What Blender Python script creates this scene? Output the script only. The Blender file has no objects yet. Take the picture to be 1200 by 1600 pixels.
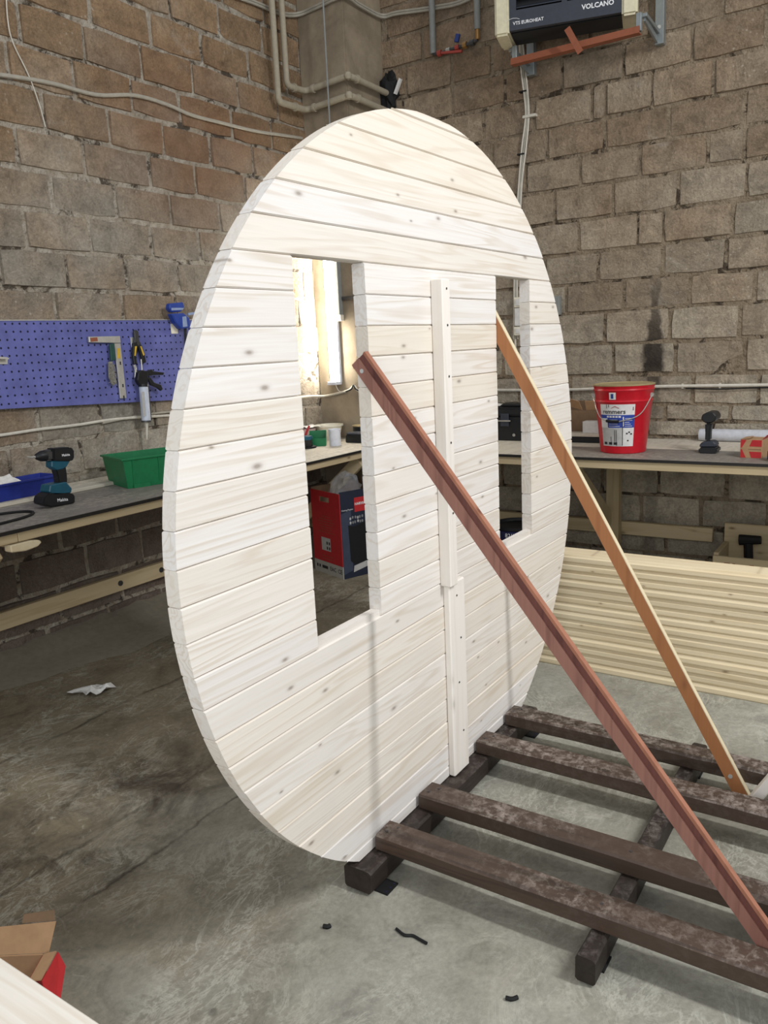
import bpy, bmesh, math, random
from mathutils import Vector, Matrix
random.seed(7)
SC = bpy.context.scene
COL = SC.collection
# ------------------------------------------------------------------ camera
F_PX = 1247.3
RM = ((0.5509412669, -0.8332436298, -0.0465700962),
      (-0.1948156640, -0.0741498562, -0.9780330546),
      (0.8114866465, 0.5479113544, -0.2031811267))      # rows: right, down, forward
CAM = Vector((-2.15855, -1.22071, 1.49779))
cd = bpy.data.cameras.new('camera'); cam = bpy.data.objects.new('camera', cd); COL.objects.link(cam)
m3 = Matrix((RM[0], [-v for v in RM[1]], [-v for v in RM[2]])).transposed()
cam.matrix_world = Matrix.Translation(CAM) @ m3.to_4x4()
cd.sensor_fit = 'VERTICAL'; cd.sensor_height = 36.0; cd.lens = F_PX * 36.0 / 1600.0
cd.clip_start = 0.05; cd.clip_end = 100
SC.camera = cam
def at(u, v, ax, val):
    """point of the photographed place seen at (u, v) on the plane axis ax = val"""
    c = ((u - 600) / F_PX, (v - 800) / F_PX, 1.0)
    d = Vector([sum(RM[k][i] * c[k] for k in range(3)) for i in range(3)])
    return CAM + d * ((val - CAM[ax]) / d[ax])
# ------------------------------------------------------------------ world and lights
W = bpy.data.worlds.new('workshop_daylight'); SC.world = W; W.use_nodes = True
bg = W.node_tree.nodes['Background']; bg.inputs[0].default_value = (0.93, 0.96, 1.0, 1); bg.inputs[1].default_value = 0.56
def area(name, loc, target, sx, sy, power, col):
    l = bpy.data.lights.new(name, 'AREA'); l.shape = 'RECTANGLE'; l.size = sx; l.size_y = sy; l.energy = power; l.color = col
    o = bpy.data.objects.new(name, l); COL.objects.link(o); o.location = loc
    o.rotation_euler = (Vector(target) - Vector(loc)).to_track_quat('-Z', 'Y').to_euler()
area('ceiling_luminaire_front', (-0.02, -3.2, 3.9), (0.0, 0, 0.6), 0.24, 1.3, 132, (0.97, 0.98, 1.0))
area('warm_fill_side', (1.1, -3.0, 3.7), (0.0, 0.4, 0.3), 0.3, 0.9, 10, (1.0, 0.93, 0.82))  # weak warm fill light, added; no fitting of the room hangs here
area('gate_daylight', (-4.6, -1.6, 2.2), (0.0, 1.0, 1.6), 2.6, 2.6, 95, (0.92, 0.96, 1.0))
SC.view_settings.view_transform = 'Standard'; SC.view_settings.look = 'None'
SC.view_settings.exposure = 0.0; SC.view_settings.gamma = 1.0; SC.view_settings.use_curve_mapping = False
# ------------------------------------------------------------------ materials
class NT:
    def __init__(s, name, rough=0.6, spec=0.3, metal=0.0):
        s.m = bpy.data.materials.new(name); s.m.use_nodes = True; s.t = s.m.node_tree; s.n = s.t.nodes
        s.b = s.n['Principled BSDF']; s.b.inputs['Roughness'].default_value = rough
        s.b.inputs['Specular IOR Level'].default_value = spec; s.b.inputs['Metallic'].default_value = metal
    def node(s, ty, **kw):
        n = s.n.new(ty)
        for k, v in kw.items():
            if k in n.bl_rna.properties: setattr(n, k, v)
        return n
    def L(s, a, b): s.t.links.new(a, b)
    def inp(s, sock, v):
        if hasattr(v, 'is_output') or isinstance(v, bpy.types.NodeSocket): s.L(v, sock)
        else: sock.default_value = v
    def math(s, op, a, b=0.0, c=0.0, clamp=False):
        n = s.n.new('ShaderNodeMath'); n.operation = op; n.use_clamp = clamp
        s.inp(n.inputs[0], a); s.inp(n.inputs[1], b); s.inp(n.inputs[2], c); return n.outputs[0]
    def vmath(s, op, a, b):
        n = s.n.new('ShaderNodeVectorMath'); n.operation = op; s.inp(n.inputs[0], a); s.inp(n.inputs[1], b); return n.outputs[0]
    def pos(s): return s.n.new('ShaderNodeNewGeometry').outputs['Position']
    def obj(s): return s.n.new('ShaderNodeTexCoord').outputs['Object']
    def rnd(s): return s.n.new('ShaderNodeObjectInfo').outputs['Random']
    def sep(s, v):
        n = s.n.new('ShaderNodeSeparateXYZ'); s.L(v, n.inputs[0]); return n.outputs
    def noise(s, vec, scale, detail=3.0, rough=0.55, dist=0.0):
        n = s.n.new('ShaderNodeTexNoise'); s.L(vec, n.inputs['Vector']); n.inputs['Scale'].default_value = scale
        n.inputs['Detail'].default_value = detail; n.inputs['Roughness'].default_value = rough; n.inputs['Distortion'].default_value = dist
        return n.outputs['Fac']
    def ramp(s, fac, stops):
        n = s.n.new('ShaderNodeValToRGB'); s.L(fac, n.inputs[0]); e = n.color_ramp.elements
        while len(e) < len(stops): e.new(0.5)
        for k, (p, c) in enumerate(stops):
            e[k].position = p; e[k].color = (c, c, c, 1) if isinstance(c, (int, float)) else (*c, 1)
        return n.outputs[0]
    def mix(s, fac, a, b, mode='MIX'):
        n = s.n.new('ShaderNodeMix'); n.data_type = 'RGBA'; n.blend_type = mode
        s.inp(n.inputs[0], fac)
        for sock, v in ((n.inputs[6], a), (n.inputs[7], b)):
            if isinstance(v, tuple): sock.default_value = (*v, 1) if len(v) == 3 else v
            else: s.L(v, sock)
        return n.outputs[2]
    def bump(s, h, strength=0.4, dist=0.01):
        n = s.n.new('ShaderNodeBump'); n.inputs['Strength'].default_value = strength; n.inputs['Distance'].default_value = dist
        s.L(h, n.inputs['Height']); s.L(n.outputs[0], s.b.inputs['Normal'])
    def col(s, c):
        if isinstance(c, tuple): s.b.inputs['Base Color'].default_value = (*c, 1)
        else: s.L(c, s.b.inputs['Base Color'])
        return s.m
M = {}
def srgb(r, g, b):
    f = lambda c: (c / 255 / 12.92) if c <= 10 else ((c / 255 + 0.055) / 1.055) ** 2.4
    return (f(r), f(g), f(b))
def plain(name, rgb, rough=0.5, spec=0.4, metal=0.0, dirt=0.18, scale=30):
    t = NT(name, rough, spec, metal); p = t.obj(); n = t.noise(p, scale, 4, 0.6)
    k = t.ramp(n, [(0.3, 1 - dirt), (0.7, 1.0)])
    t.bump(n, 0.12, 0.002)
    M[name] = t.col(t.mix(1.0, srgb(*rgb), k, 'MULTIPLY'))
def wood(name, light, dark, grain=0.5, axis=0, knots=0.5, rough=0.65, knotcol=None, var=0.1, wave=5.0, spec=0.25, scuff=None, scuffamt=0.5, tint=None, flat_ax=None):
    t = NT(name, rough, spec)
    off = t.n.new('ShaderNodeCombineXYZ'); r = t.rnd()
    for i, k in enumerate((31.0, 17.0, 53.0)): t.L(t.math('MULTIPLY', r, k), off.inputs[i])
    co = t.vmath('ADD', t.obj(), off.outputs[0])
    sc = [10.0, 10.0, 10.0]; sc[axis] = 0.5
    st = t.vmath('MULTIPLY', co, tuple(sc))
    warp = t.noise(st, 1.0, 3, 0.5, 0.4)
    rings = t.math('SINE', t.math('MULTIPLY', warp, wave * 9.0))
    sf = [160.0, 160.0, 160.0]; sf[axis] = 4.0
    fine = t.noise(t.vmath('MULTIPLY', co, tuple(sf)), 1.0, 2)
    lines = t.ramp(t.math('MULTIPLY', t.math('ADD', rings, 1.0), 0.5), [(0.55, 0.0), (0.93, 0.8), (1.0, 1.0)])
    lines = t.math('MULTIPLY', lines, t.ramp(t.noise(t.vmath('MULTIPLY', co, (3.0, 3.0, 3.0)), 1.0, 2), [(0.35, 0.25), (0.65, 1.0)]))
    g = t.math('MULTIPLY', t.math('ADD', t.math('MULTIPLY', lines, 0.62), t.math('MULTIPLY', fine, 0.5)), grain, clamp=True)
    lc = srgb(*light)
    if tint: lc = t.mix(t.math('FRACT', t.math('MULTIPLY', r, 13.7)), srgb(*tint[0]), srgb(*tint[1]))
    c = t.mix(g, lc, srgb(*dark))
    if knots > 0:
        sk = [14.0, 14.0, 14.0]; sk[axis] = 6.0
        v = t.n.new('ShaderNodeTexVoronoi'); t.L(t.vmath('MULTIPLY', co, tuple(sk)), v.inputs['Vector']); v.inputs['Scale'].default_value = 1.0
        if flat_ax is not None:      # knots run straight through the board
            v.voronoi_dimensions = '2D'; xyz = t.sep(co); ot = 3 - axis - flat_ax; cv = t.n.new('ShaderNodeCombineXYZ')
            t.L(t.math('MULTIPLY', xyz[axis], 6.0), cv.inputs[0]); t.L(t.math('MULTIPLY', xyz[ot], 14.0), cv.inputs[1])
            for l in list(v.inputs['Vector'].links): t.t.links.remove(l)
            t.L(cv.outputs[0], v.inputs['Vector'])
        pick = t.math('GREATER_THAN', t.sep(v.outputs['Color'])[0], 1 - knots)
        dd = t.math('ADD', v.outputs['Distance'], t.math('MULTIPLY', t.math('SUBTRACT', warp, 0.5), 0.08))
        if flat_ax is not None: dd = t.math('MULTIPLY', dd, t.math('ADD', 1.15, t.math('MULTIPLY', t.sep(v.outputs['Color'])[1], 1.6)))
        k = t.math('MULTIPLY', t.ramp(dd, [(0.04, 1.0), (0.09, 0.55), (0.16, 0.12), (0.26, 0.0)]), pick)
        c = t.mix(t.math('MULTIPLY', k, 0.62 if flat_ax is not None else 0.75), c, srgb(*(knotcol or dark)))
    vv = t.math('ADD', t.math('MULTIPLY', r, var), 1.0 - var)
    cc = t.n.new('ShaderNodeCombineColor'); [t.L(vv, cc.inputs[i]) for i in range(3)]
    c = t.mix(1.0, c, cc.outputs[0], 'MULTIPLY')
    if scuff:
        p = t.pos(); sn = t.math('MULTIPLY', t.ramp(t.noise(p, 36, 6, 0.75, 0.3), [(0.46, 0.0), (0.66, 1.0)]), t.ramp(t.noise(p, 3.0, 3), [(0.36, 0.1), (0.6, 1.0)]))
        up = t.math('MAXIMUM', t.sep(t.n.new('ShaderNodeNewGeometry').outputs['Normal'])[2], 0.12)
        c = t.mix(t.math('MULTIPLY', t.math('MULTIPLY', sn, up), scuffamt), c, srgb(*scuff))
    t.bump(t.math('ADD', fine, t.math('MULTIPLY', rings, 0.3)), 0.18, 0.002)
    M[name] = t.col(c)
def block_mat(name, cool, warm, wx, soot=False):
    t = NT(name, 0.95, 0.1); p = t.pos(); xyz = t.sep(p)
    n1 = t.noise(p, 1.3, 3); r = t.rnd()
    a = t.math('ADD', t.math('MULTIPLY', t.math('SUBTRACT', xyz[2], 1.9), wx), t.math('ADD', t.math('MULTIPLY', t.math('SUBTRACT', n1, 0.5), 2.0), t.math('MULTIPLY', t.math('SUBTRACT', r, 0.5), 0.35)))
    f = t.math('ADD', a, 0.45, clamp=True)
    c = t.mix(f, srgb(*cool), srgb(*warm))
    mid = t.noise(p, 9.0, 6, 0.7, 0.4)
    c = t.mix(1.0, c, t.ramp(mid, [(0.22, 0.5), (0.52, 0.98), (0.8, 1.3)]), 'MULTIPLY')
    c = t.mix(1.0, c, t.ramp(t.noise(p, 75, 4, 0.7), [(0.3, 0.72), (0.55, 1.0), (0.75, 1.22)]), 'MULTIPLY')
    g = t.math('ADD', t.math('MULTIPLY', t.math('FRACT', t.math('MULTIPLY', r, 7.3)), 0.22), 0.86)
    cc = t.n.new('ShaderNodeCombineColor'); [t.L(g, cc.inputs[i]) for i in range(3)]
    c = t.mix(1.0, c, cc.outputs[0], 'MULTIPLY')
    v = t.n.new('ShaderNodeTexVoronoi'); t.L(p, v.inputs['Vector']); v.inputs['Scale'].default_value = 26
    sp = t.math('MULTIPLY', t.ramp(v.outputs['Distance'], [(0.08, 1.0), (0.2, 0.0)]), t.ramp(t.noise(p, 1.9, 2), [(0.5, 0.0), (0.66, 1.0)]))
    c = t.mix(t.math('MULTIPLY', sp, 0.55), c, srgb(205, 195, 180))
    sm = t.ramp(t.noise(p, 4.2, 7, 0.75, 0.8), [(0.60, 0.0), (0.74, 1.0)])
    c = t.mix(t.math('MULTIPLY', sm, 0.42), c, srgb(196, 190, 178))
    if not soot:  # a warm rust-brown patch high up towards the corner
        dx = t.math('DIVIDE', t.math('SUBTRACT', xyz[0], 1.55), 0.85); dz = t.math('DIVIDE', t.math('SUBTRACT', xyz[2], 2.75), 0.65)
        rp_ = t.math('SUBTRACT', t.math('ADD', 1.05, t.math('MULTIPLY', t.math('SUBTRACT', n1, 0.5), 1.6)), t.math('ADD', t.math('MULTIPLY', dx, dx), t.math('MULTIPLY', dz, dz)), clamp=True)
        c = t.mix(t.math('MULTIPLY', rp_, 0.5), c, srgb(122, 86, 64))
    if not soot:  # the lowest courses are tinted darker and more reddish
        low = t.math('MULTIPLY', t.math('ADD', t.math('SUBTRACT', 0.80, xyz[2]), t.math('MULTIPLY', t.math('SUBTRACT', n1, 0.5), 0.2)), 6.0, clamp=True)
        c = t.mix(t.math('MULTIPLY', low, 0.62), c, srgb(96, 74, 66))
    if soot:      # a scorch mark that runs down the wall
        yy = t.math('ADD', t.math('SUBTRACT', xyz[1], 0.205), t.math('MULTIPLY', t.math('SUBTRACT', t.noise(p, 9, 3), 0.5), 0.09))
        w = t.math('ADD', t.math('MULTIPLY', t.ramp(t.math('MULTIPLY', t.math('SUBTRACT', xyz[2], 1.0), 1.0), [(0.0, 0.6), (0.2, 0.8), (0.38, 1.0), (0.55, 0.5), (0.85, 0.3)]), 0.075), 0.006)
        s1 = t.math('SUBTRACT', 1.0, t.math('DIVIDE', t.math('ABSOLUTE', yy), w), clamp=True)
        zz = t.math('MULTIPLY', t.ramp(t.math('SUBTRACT', xyz[2], 1.0), [(0.05, 0.35), (0.3, 1.0), (0.5, 0.9), (0.8, 0.45), (0.88, 0.0)]), 0.95)
        c = t.mix(t.math('MULTIPLY', t.ramp(s1, [(0.0, 0.0), (0.45, 1.0)]), zz), c, srgb(48, 42, 38))
    h = t.math('ADD', t.noise(p, 34, 6, 0.75), t.math('MULTIPLY', mid, 1.6))
    t.bump(h, 1.0, 0.016)
    M[name] = t.col(c)
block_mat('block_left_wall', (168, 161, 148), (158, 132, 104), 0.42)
block_mat('block_right_wall', (184, 173, 154), (156, 135, 112), 0.34, soot=True)
def mortar(name, a, b):
    t = NT(name, 0.97, 0.08); p = t.pos(); n = t.noise(p, 14, 6, 0.75, 0.5)
    c = t.mix(t.ramp(n, [(0.3, 0.0), (0.7, 1.0)]), srgb(*a), srgb(*b)); c = t.mix(t.ramp(t.noise(p, 8.5, 5, 0.7, 0.6), [(0.40, 0.85), (0.47, 0.0)]), c, srgb(58, 49, 41)); t.bump(t.math('ADD', n, t.noise(p, 60, 4)), 1.0, 0.02); M[name] = t.col(c)
mortar('mortar_left', (138, 124, 104), (196, 188, 174)); mortar('mortar_right', (118, 104, 86), (166, 150, 128))
def plaster():
    t = NT('column_plaster', 0.9, 0.15); p = t.pos(); n = t.noise(p, 3.2, 6, 0.65, 0.3)
    c = t.mix(t.ramp(n, [(0.3, 0.0), (0.72, 1.0)]), srgb(118, 106, 90), srgb(164, 150, 128)); t.bump(t.noise(p, 25, 5), 0.4, 0.008); M['column_plaster'] = t.col(c)
plaster()
def floor_mat():
    t = NT('concrete_floor', 0.72, 0.3); p = t.pos(); xyz = t.sep(p)
    big = t.noise(p, 0.9, 5, 0.6, 0.6); mid = t.noise(p, 4.5, 7, 0.72, 1.0)
    c = t.mix(t.ramp(big, [(0.36, 0.0), (0.62, 1.0)]), srgb(160, 159, 148), srgb(140, 136, 122))
    # the far floor beyond the end wall is trodden brown and dusty
    br = t.math('ADD', t.math('MULTIPLY', t.math('SUBTRACT', xyz[1], 0.15), 1.3), t.math('MULTIPLY', t.math('SUBTRACT', big, 0.5), 2.2), clamp=True)
    c = t.mix(t.math('MULTIPLY', br, 0.8), c, srgb(128, 114, 90))
    c = t.mix(1.0, c, t.ramp(mid, [(0.26, 0.55), (0.5, 0.95), (0.76, 1.2)]), 'MULTIPLY')
    c = t.mix(1.0, c, t.ramp(t.noise(p, 55, 4, 0.7), [(0.3, 0.82), (0.7, 1.12)]), 'MULTIPLY')
    st = t.math('MULTIPLY', t.ramp(t.noise(t.vmath('MULTIPLY', p, (1.0, 1.7, 1.0)), 1.7, 6, 0.7, 1.4), [(0.55, 0.0), (0.7, 1.0)]), br)
    c = t.mix(t.math('MULTIPLY', st, 0.65), c, srgb(72, 62, 50))
    sc = t.ramp(t.noise(p, 7.5, 9, 0.8, 2.2), [(0.58, 0.0), (0.68, 1.0)])
    c = t.mix(t.math('MULTIPLY', sc, t.math('ADD', t.math('MULTIPLY', br, 0.55), 0.22)), c, srgb(186, 182, 164))
    for sc_, am in ((3.1, 0.34), (8.5, 0.26)):      # pale trowel and scrape strokes
        rg = t.math('SUBTRACT', 1.0, t.math('MULTIPLY', t.math('ABSOLUTE', t.math('SUBTRACT', t.noise(t.vmath('MULTIPLY', p, (1.0, 1.6, 1.0)), sc_, 6, 0.7, 1.0), 0.5)), 34.0), clamp=True)
        c = t.mix(t.math('MULTIPLY', t.math('MULTIPLY', rg, am), t.ramp(t.noise(p, 2.2, 2), [(0.4, 0.0), (0.6, 1.0)])), c, srgb(206, 204, 190))
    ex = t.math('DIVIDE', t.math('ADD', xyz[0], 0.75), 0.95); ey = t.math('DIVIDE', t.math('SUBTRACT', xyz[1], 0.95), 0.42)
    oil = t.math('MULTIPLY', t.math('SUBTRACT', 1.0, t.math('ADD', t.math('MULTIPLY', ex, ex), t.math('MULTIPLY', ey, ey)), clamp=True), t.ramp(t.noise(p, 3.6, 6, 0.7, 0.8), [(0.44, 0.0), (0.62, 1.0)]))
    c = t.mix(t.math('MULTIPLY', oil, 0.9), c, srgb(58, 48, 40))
    v = t.n.new('ShaderNodeTexVoronoi'); t.L(p, v.inputs['Vector']); v.inputs['Scale'].default_value = 5.5
    sp = t.math('MULTIPLY', t.ramp(v.outputs['Distance'], [(0.05, 1.0), (0.085, 0.0)]), t.math('GREATER_THAN', t.sep(v.outputs['Color'])[0], 0.62))
    c = t.mix(t.math('MULTIPLY', sp, 0.5), c, srgb(70, 68, 62))
    wob = t.math('MULTIPLY', t.math('SUBTRACT', t.noise(p, 3.5, 5, 0.7), 0.5), 0.11)
    cr = None
    for y0, x1, wd in ((1.62, 9.0, 0.016), (0.88, 0.9, 0.014), (0.64, 0.2, 0.010)):
        d = t.math('ABSOLUTE', t.math('SUBTRACT', t.math('ADD', xyz[1], wob), y0))
        k = t.math('MULTIPLY', t.math('SUBTRACT', 1.0, t.math('DIVIDE', d, wd), clamp=True), t.math('LESS_THAN', xyz[0], x1))
        cr = k if cr is None else t.math('MAXIMUM', cr, k)
    cr = t.math('MULTIPLY', cr, t.ramp(t.noise(p, 5, 3), [(0.35, 0.15), (0.6, 1.0)]))
    c = t.mix(t.math('MULTIPLY', cr, 0.8), c, srgb(52, 44, 34))
    t.L(t.ramp(mid, [(0.3, 0.55), (0.7, 0.85)]), t.b.inputs['Roughness'])
    t.bump(t.math('SUBTRACT', t.math('ADD', t.math('MULTIPLY', mid, 0.5), t.noise(p, 40, 4)), cr), 0.3, 0.006)
    M['concrete_floor'] = t.col(c)
floor_mat()
wood('whitewashed_spruce', (234, 228, 219), (196, 176, 148), 0.55, 0, 0.22, 0.6, (108, 86, 64), 0.06, 8.0, tint=((238, 235, 232), (231, 223, 210)), flat_ax=1)
wood('whitewashed_end_grain', (246, 244, 242), (220, 214, 208), 0.3, 1, 0.0, 0.7, None, 0.05)
wood('whitewashed_stud', (240, 234, 226), (204, 188, 166), 0.35, 2, 0.3, 0.6, (120, 104, 84), 0.05, 3.0)
wood('dark_stained_timber', (80, 63, 52), (42, 33, 28), 0.6, 1, 0.25, 0.5, (26, 20, 18), 0.25, 4.0, 0.45, (172, 160, 150), 0.7)
wood('dark_stained_beam', (52, 42, 36), (26, 21, 18), 0.6, 0, 0.25, 0.55, (20, 16, 14), 0.25, 4.0, 0.4, (160, 150, 142), 0.4)
wood('orange_lip', (168, 114, 90), (122, 76, 58), 0.6, 2, 0.2, 0.5, (90, 50, 36), 0.05, 3.0, 0.35)
wood('red_brown_stain', (158, 112, 98), (96, 60, 52), 0.75, 2, 0.3, 0.55, (52, 26, 20), 0.05, 5.0, 0.35, flat_ax=0)
wood('red_brown_groove', (116, 70, 62), (62, 34, 32), 0.8, 2, 0.45, 0.55, (40, 20, 18), 0.05, 3.0, 0.35)
wood('orange_brown_stain', (172, 116, 74), (118, 70, 40), 0.6, 2, 0.3, 0.5, (78, 44, 26), 0.05, 3.0, 0.35)
wood('white_long', (238, 232, 222), (208, 192, 166), 0.5, 1, 0.4, 0.6, (124, 104, 82), 0.05, 6.0, flat_ax=2)
wood('planed_pine', (232, 217, 184), (200, 172, 126), 0.5, 1, 0.22, 0.6, (120, 84, 50), 0.12, 4.0, flat_ax=0)
wood('bench_pine', (206, 188, 152), (164, 138, 98), 0.5, 0, 0.3, 0.65, (104, 78, 50), 0.10, 4.0)
wood('bench_pine_side', (206, 188, 152), (164, 138, 98), 0.5, 1, 0.3, 0.65, (104, 78, 50), 0.10, 4.0)
wood('bench_pine_upright', (186, 168, 134), (150, 126, 92), 0.5, 2, 0.3, 0.65, (104, 78, 50), 0.10, 4.0)
wood('worn_plywood', (214, 206, 190), (172, 160, 140), 0.5, 0, 0.0, 0.7, None, 0.05, 3.0, 0.25, (110, 102, 92), 0.55)
wood('grey_laminate', (136, 130, 122), (104, 98, 92), 0.5, 0, 0.0, 0.5, None, 0.05, 3.0, 0.35, (196, 188, 170), 0.7)
for a in (('black_edge', (34, 32, 30), 0.5), ('white_paper', (238, 236, 230), 0.8), ('black_plastic', (26, 27, 29), 0.42), ('black_rubber', (20, 20, 20), 0.75),
          ('teal_plastic', (26, 84, 104), 0.4), ('green_plastic', (24, 116, 70), 0.42), ('blue_plastic', (36, 52, 140), 0.5), ('cup_white', (228, 232, 242), 0.4),
          ('cream_paint', (214, 206, 176), 0.5), ('charcoal_panel', (52, 56, 66), 0.5), ('grille_dark', (24, 25, 28), 0.6), ('galvanised', (150, 156, 156), 0.45),
          ('rusty_paint', (146, 84, 58), 0.7), ('pipe_paint', (166, 156, 136), 0.65), ('pipe_grey', (140, 142, 138), 0.55), ('cable_white', (212, 206, 192), 0.6),
          ('cable_grey', (168, 162, 148), 0.65), ('switch_cream', (238, 232, 212), 0.5), ('bucket_red', (196, 24, 40), 0.3), ('bucket_lid', (168, 150, 110), 0.6),
          ('label_white', (226, 224, 220), 0.5), ('label_blue', (44, 70, 160), 0.5), ('label_grey', (186, 184, 180), 0.5), ('print_dark', (40, 40, 44), 0.6), ('print_white', (235, 235, 235), 0.6),
          ('steel_wire', (190, 188, 180), 0.35), ('cardboard', (176, 140, 104), 0.85), ('cardboard_dark', (120, 96, 72), 0.85), ('carton_red', (186, 40, 44), 0.6),
          ('carton_navy', (34, 40, 56), 0.5), ('carton_grey', (176, 172, 162), 0.7), ('carton_blue_grey', (60, 68, 86), 0.5), ('stone_grey', (128, 128, 128), 0.8),
          ('pegboard_blue', (104, 109, 174), 0.6, 0.4, 0.0, 0.34, 9), ('hole_dark', (26, 24, 52), 0.9), ('aluminium', (206, 204, 196), 0.4), ('yellow_plastic', (216, 176, 52), 0.5),
          ('brush_green', (34, 74, 66), 0.5), ('bristle', (150, 146, 136), 0.8), ('tube_white', (200, 206, 218), 0.45), ('clamp_blue', (44, 72, 158), 0.45),
          ('clamp_light', (150, 166, 198), 0.5), ('metal_dark', (84, 84, 84), 0.4), ('brass', (170, 130, 80), 0.4), ('valve_red', (170, 70, 60), 0.5), ('valve_blue', (46, 66, 130), 0.5),
          ('red_handle', (188, 44, 54), 0.5), ('pink_tub', (196, 170, 166), 0.6), ('orange_plastic', (230, 96, 34), 0.5), ('bucket_navy', (32, 36, 74), 0.4),
          ('foil_roll', (204, 206, 212), 0.25), ('screw_metal', (214, 214, 210), 0.35), ('dust_skirt', (140, 132, 116), 0.95)):
    plain(*a)
for n in ('galvanised', 'steel_wire', 'aluminium', 'screw_metal', 'metal_dark', 'brass'):
    M[n].node_tree.nodes['Principled BSDF'].inputs['Metallic'].default_value = 0.55
def special():
    t = NT('tube_glow', 0.5); t.b.inputs['Emission Color'].default_value = (1.0, 0.95, 0.84, 1); t.b.inputs['Emission Strength'].default_value = 70.0; M['tube_glow'] = t.col((0.9, 0.9, 0.85))
    t = NT('clear_film', 0.18, 0.5); t.b.inputs['Transmission Weight'].default_value = 0.75; t.b.inputs['IOR'].default_value = 1.15; t.b.inputs['Alpha'].default_value = 0.55; M['clear_film'] = t.col((0.8, 0.82, 0.86))
special()
# ------------------------------------------------------------------ mesh helpers
class MB:
    def __init__(s): s.v = []; s.f = []
    def add(s, vs, fs):
        o = len(s.v); s.v += [Vector(v) for v in vs]; s.f += [tuple(i + o for i in f) for f in fs]; return s
    def box(s, x0, x1, y0, y1, z0, z1):
        return s.add([(x, y, z) for z in (z0, z1) for y in (y0, y1) for x in (x0, x1)],
                     [(0, 2, 3, 1), (4, 5, 7, 6), (0, 1, 5, 4), (2, 6, 7, 3), (0, 4, 6, 2), (1, 3, 7, 5)])
    def obox(s, o, u, v, w):
        o, u, v, w = map(Vector, (o, u, v, w))
        return s.add([o + u * a + v * b + w * c for c in (0, 1) for b in (0, 1) for a in (0, 1)],
                     [(0, 2, 3, 1), (4, 5, 7, 6), (0, 1, 5, 4), (2, 6, 7, 3), (0, 4, 6, 2), (1, 3, 7, 5)])
    def bar(s, a, b, w, h, up=(0, 0, 1)):
        a, b = Vector(a), Vector(b); d = (b - a).normalized(); sd = d.cross(Vector(up)).normalized(); u = sd.cross(d)
        return s.obox(a - sd * w / 2 - u * h / 2, b - a, sd * w, u * h)
    def prism(s, pts, off):
        n = len(pts); off = Vector(off); P = [Vector(p) for p in pts]
        return s.add(P + [p + off for p in P], [tuple(range(n - 1, -1, -1)), tuple(range(n, 2 * n))] + [(i, (i + 1) % n, n + (i + 1) % n, n + i) for i in range(n)])
    def tube(s, path, r, n=8, cap=True, closed=False):
        P = [Vector(p) for p in path]; m = len(P); rings = []
        up = Vector((0.13, 0.21, 0.97))
        for i, p in enumerate(P):
            a = P[(i - 1) % m] if closed or i else p; b = P[(i + 1) % m] if closed or i < m - 1 else p
            d = (b - a).normalized(); sd = d.cross(up)
            if sd.length < 0.05: sd = d.cross(Vector((1, 0, 0)))
            sd.normalize(); u = sd.cross(d); rr = r[i] if isinstance(r, (list, tuple)) else r
            rings.append([p + (sd * math.cos(k * 2 * math.pi / n) + u * math.sin(k * 2 * math.pi / n)) * rr for k in range(n)])
        fs = []
        for i in range(m if closed else m - 1):
            j = (i + 1) % m
            fs += [(i * n + k, i * n + (k + 1) % n, j * n + (k + 1) % n, j * n + k) for k in range(n)]
        if cap and not closed: fs += [tuple(range(n - 1, -1, -1)), tuple((m - 1) * n + k for k in range(n))]
        return s.add([v for q in rings for v in q], fs)
    def lathe(s, prof, n=24, c=(0, 0, 0), axis=2):
        c = Vector(c); vs = []; m = len(prof)
        for r, h in prof:
            for k in range(n):
                a = 2 * math.pi * k / n; q = [r * math.cos(a), r * math.sin(a)]
                p = [0, 0, 0]; p[axis] = h; p[(axis + 1) % 3] = q[0]; p[(axis + 2) % 3] = q[1]; vs.append(c + Vector(p))
        fs = [(i * n + k, i * n + (k + 1) % n, (i + 1) * n + (k + 1) % n, (i + 1) * n + k) for i in range(m - 1) for k in range(n)]
        fs += [tuple(range(n - 1, -1, -1)), tuple((m - 1) * n + k for k in range(n))]
        return s.add(vs, fs)
    def build(s, name, mat, parent=None, local=False, smooth=False, bevel=0.0, seg=1):
        o0 = Vector((0, 0, 0))
        if parent is not None and not local:
            q = parent
            while q is not None: o0 += Vector(q.location); q = q.parent
        me = bpy.data.meshes.new(name); me.from_pydata([v - o0 for v in s.v], [], s.f)
        bm = bmesh.new(); bm.from_mesh(me)
        bmesh.ops.recalc_face_normals(bm, faces=bm.faces)
        if bevel > 0:
            ed = [e for e in bm.edges if len(e.link_faces) == 2 and e.calc_face_angle(0) > 0.5]
            bmesh.ops.bevel(bm, geom=ed, offset=bevel, segments=seg, affect='EDGES', clamp_overlap=True)
        bm.to_mesh(me); bm.free()
        me.materials.append(M[mat])
        if smooth:
            for p in me.polygons: p.use_smooth = True
            try: me.set_sharp_from_angle(angle=0.6)
            except Exception: pass
        o = bpy.data.objects.new(name, me); COL.objects.link(o)
        if parent is not None: o.parent = parent
        return o
def tag(o, label, cat, group=None, kind=None):
    o['label'] = label; o['category'] = cat
    if group: o['group'] = group
    if kind: o['kind'] = kind
    return o
def thing(name, label, cat, loc=(0, 0, 0), rotz=0.0, group=None):
    o = bpy.data.objects.new(name, None); o.empty_display_size = 0.05; COL.objects.link(o); o.location = loc; o.rotation_euler = (0, 0, rotz)
    return tag(o, label, cat, group)
def struct(o): o['kind'] = 'structure'; return o
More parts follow.
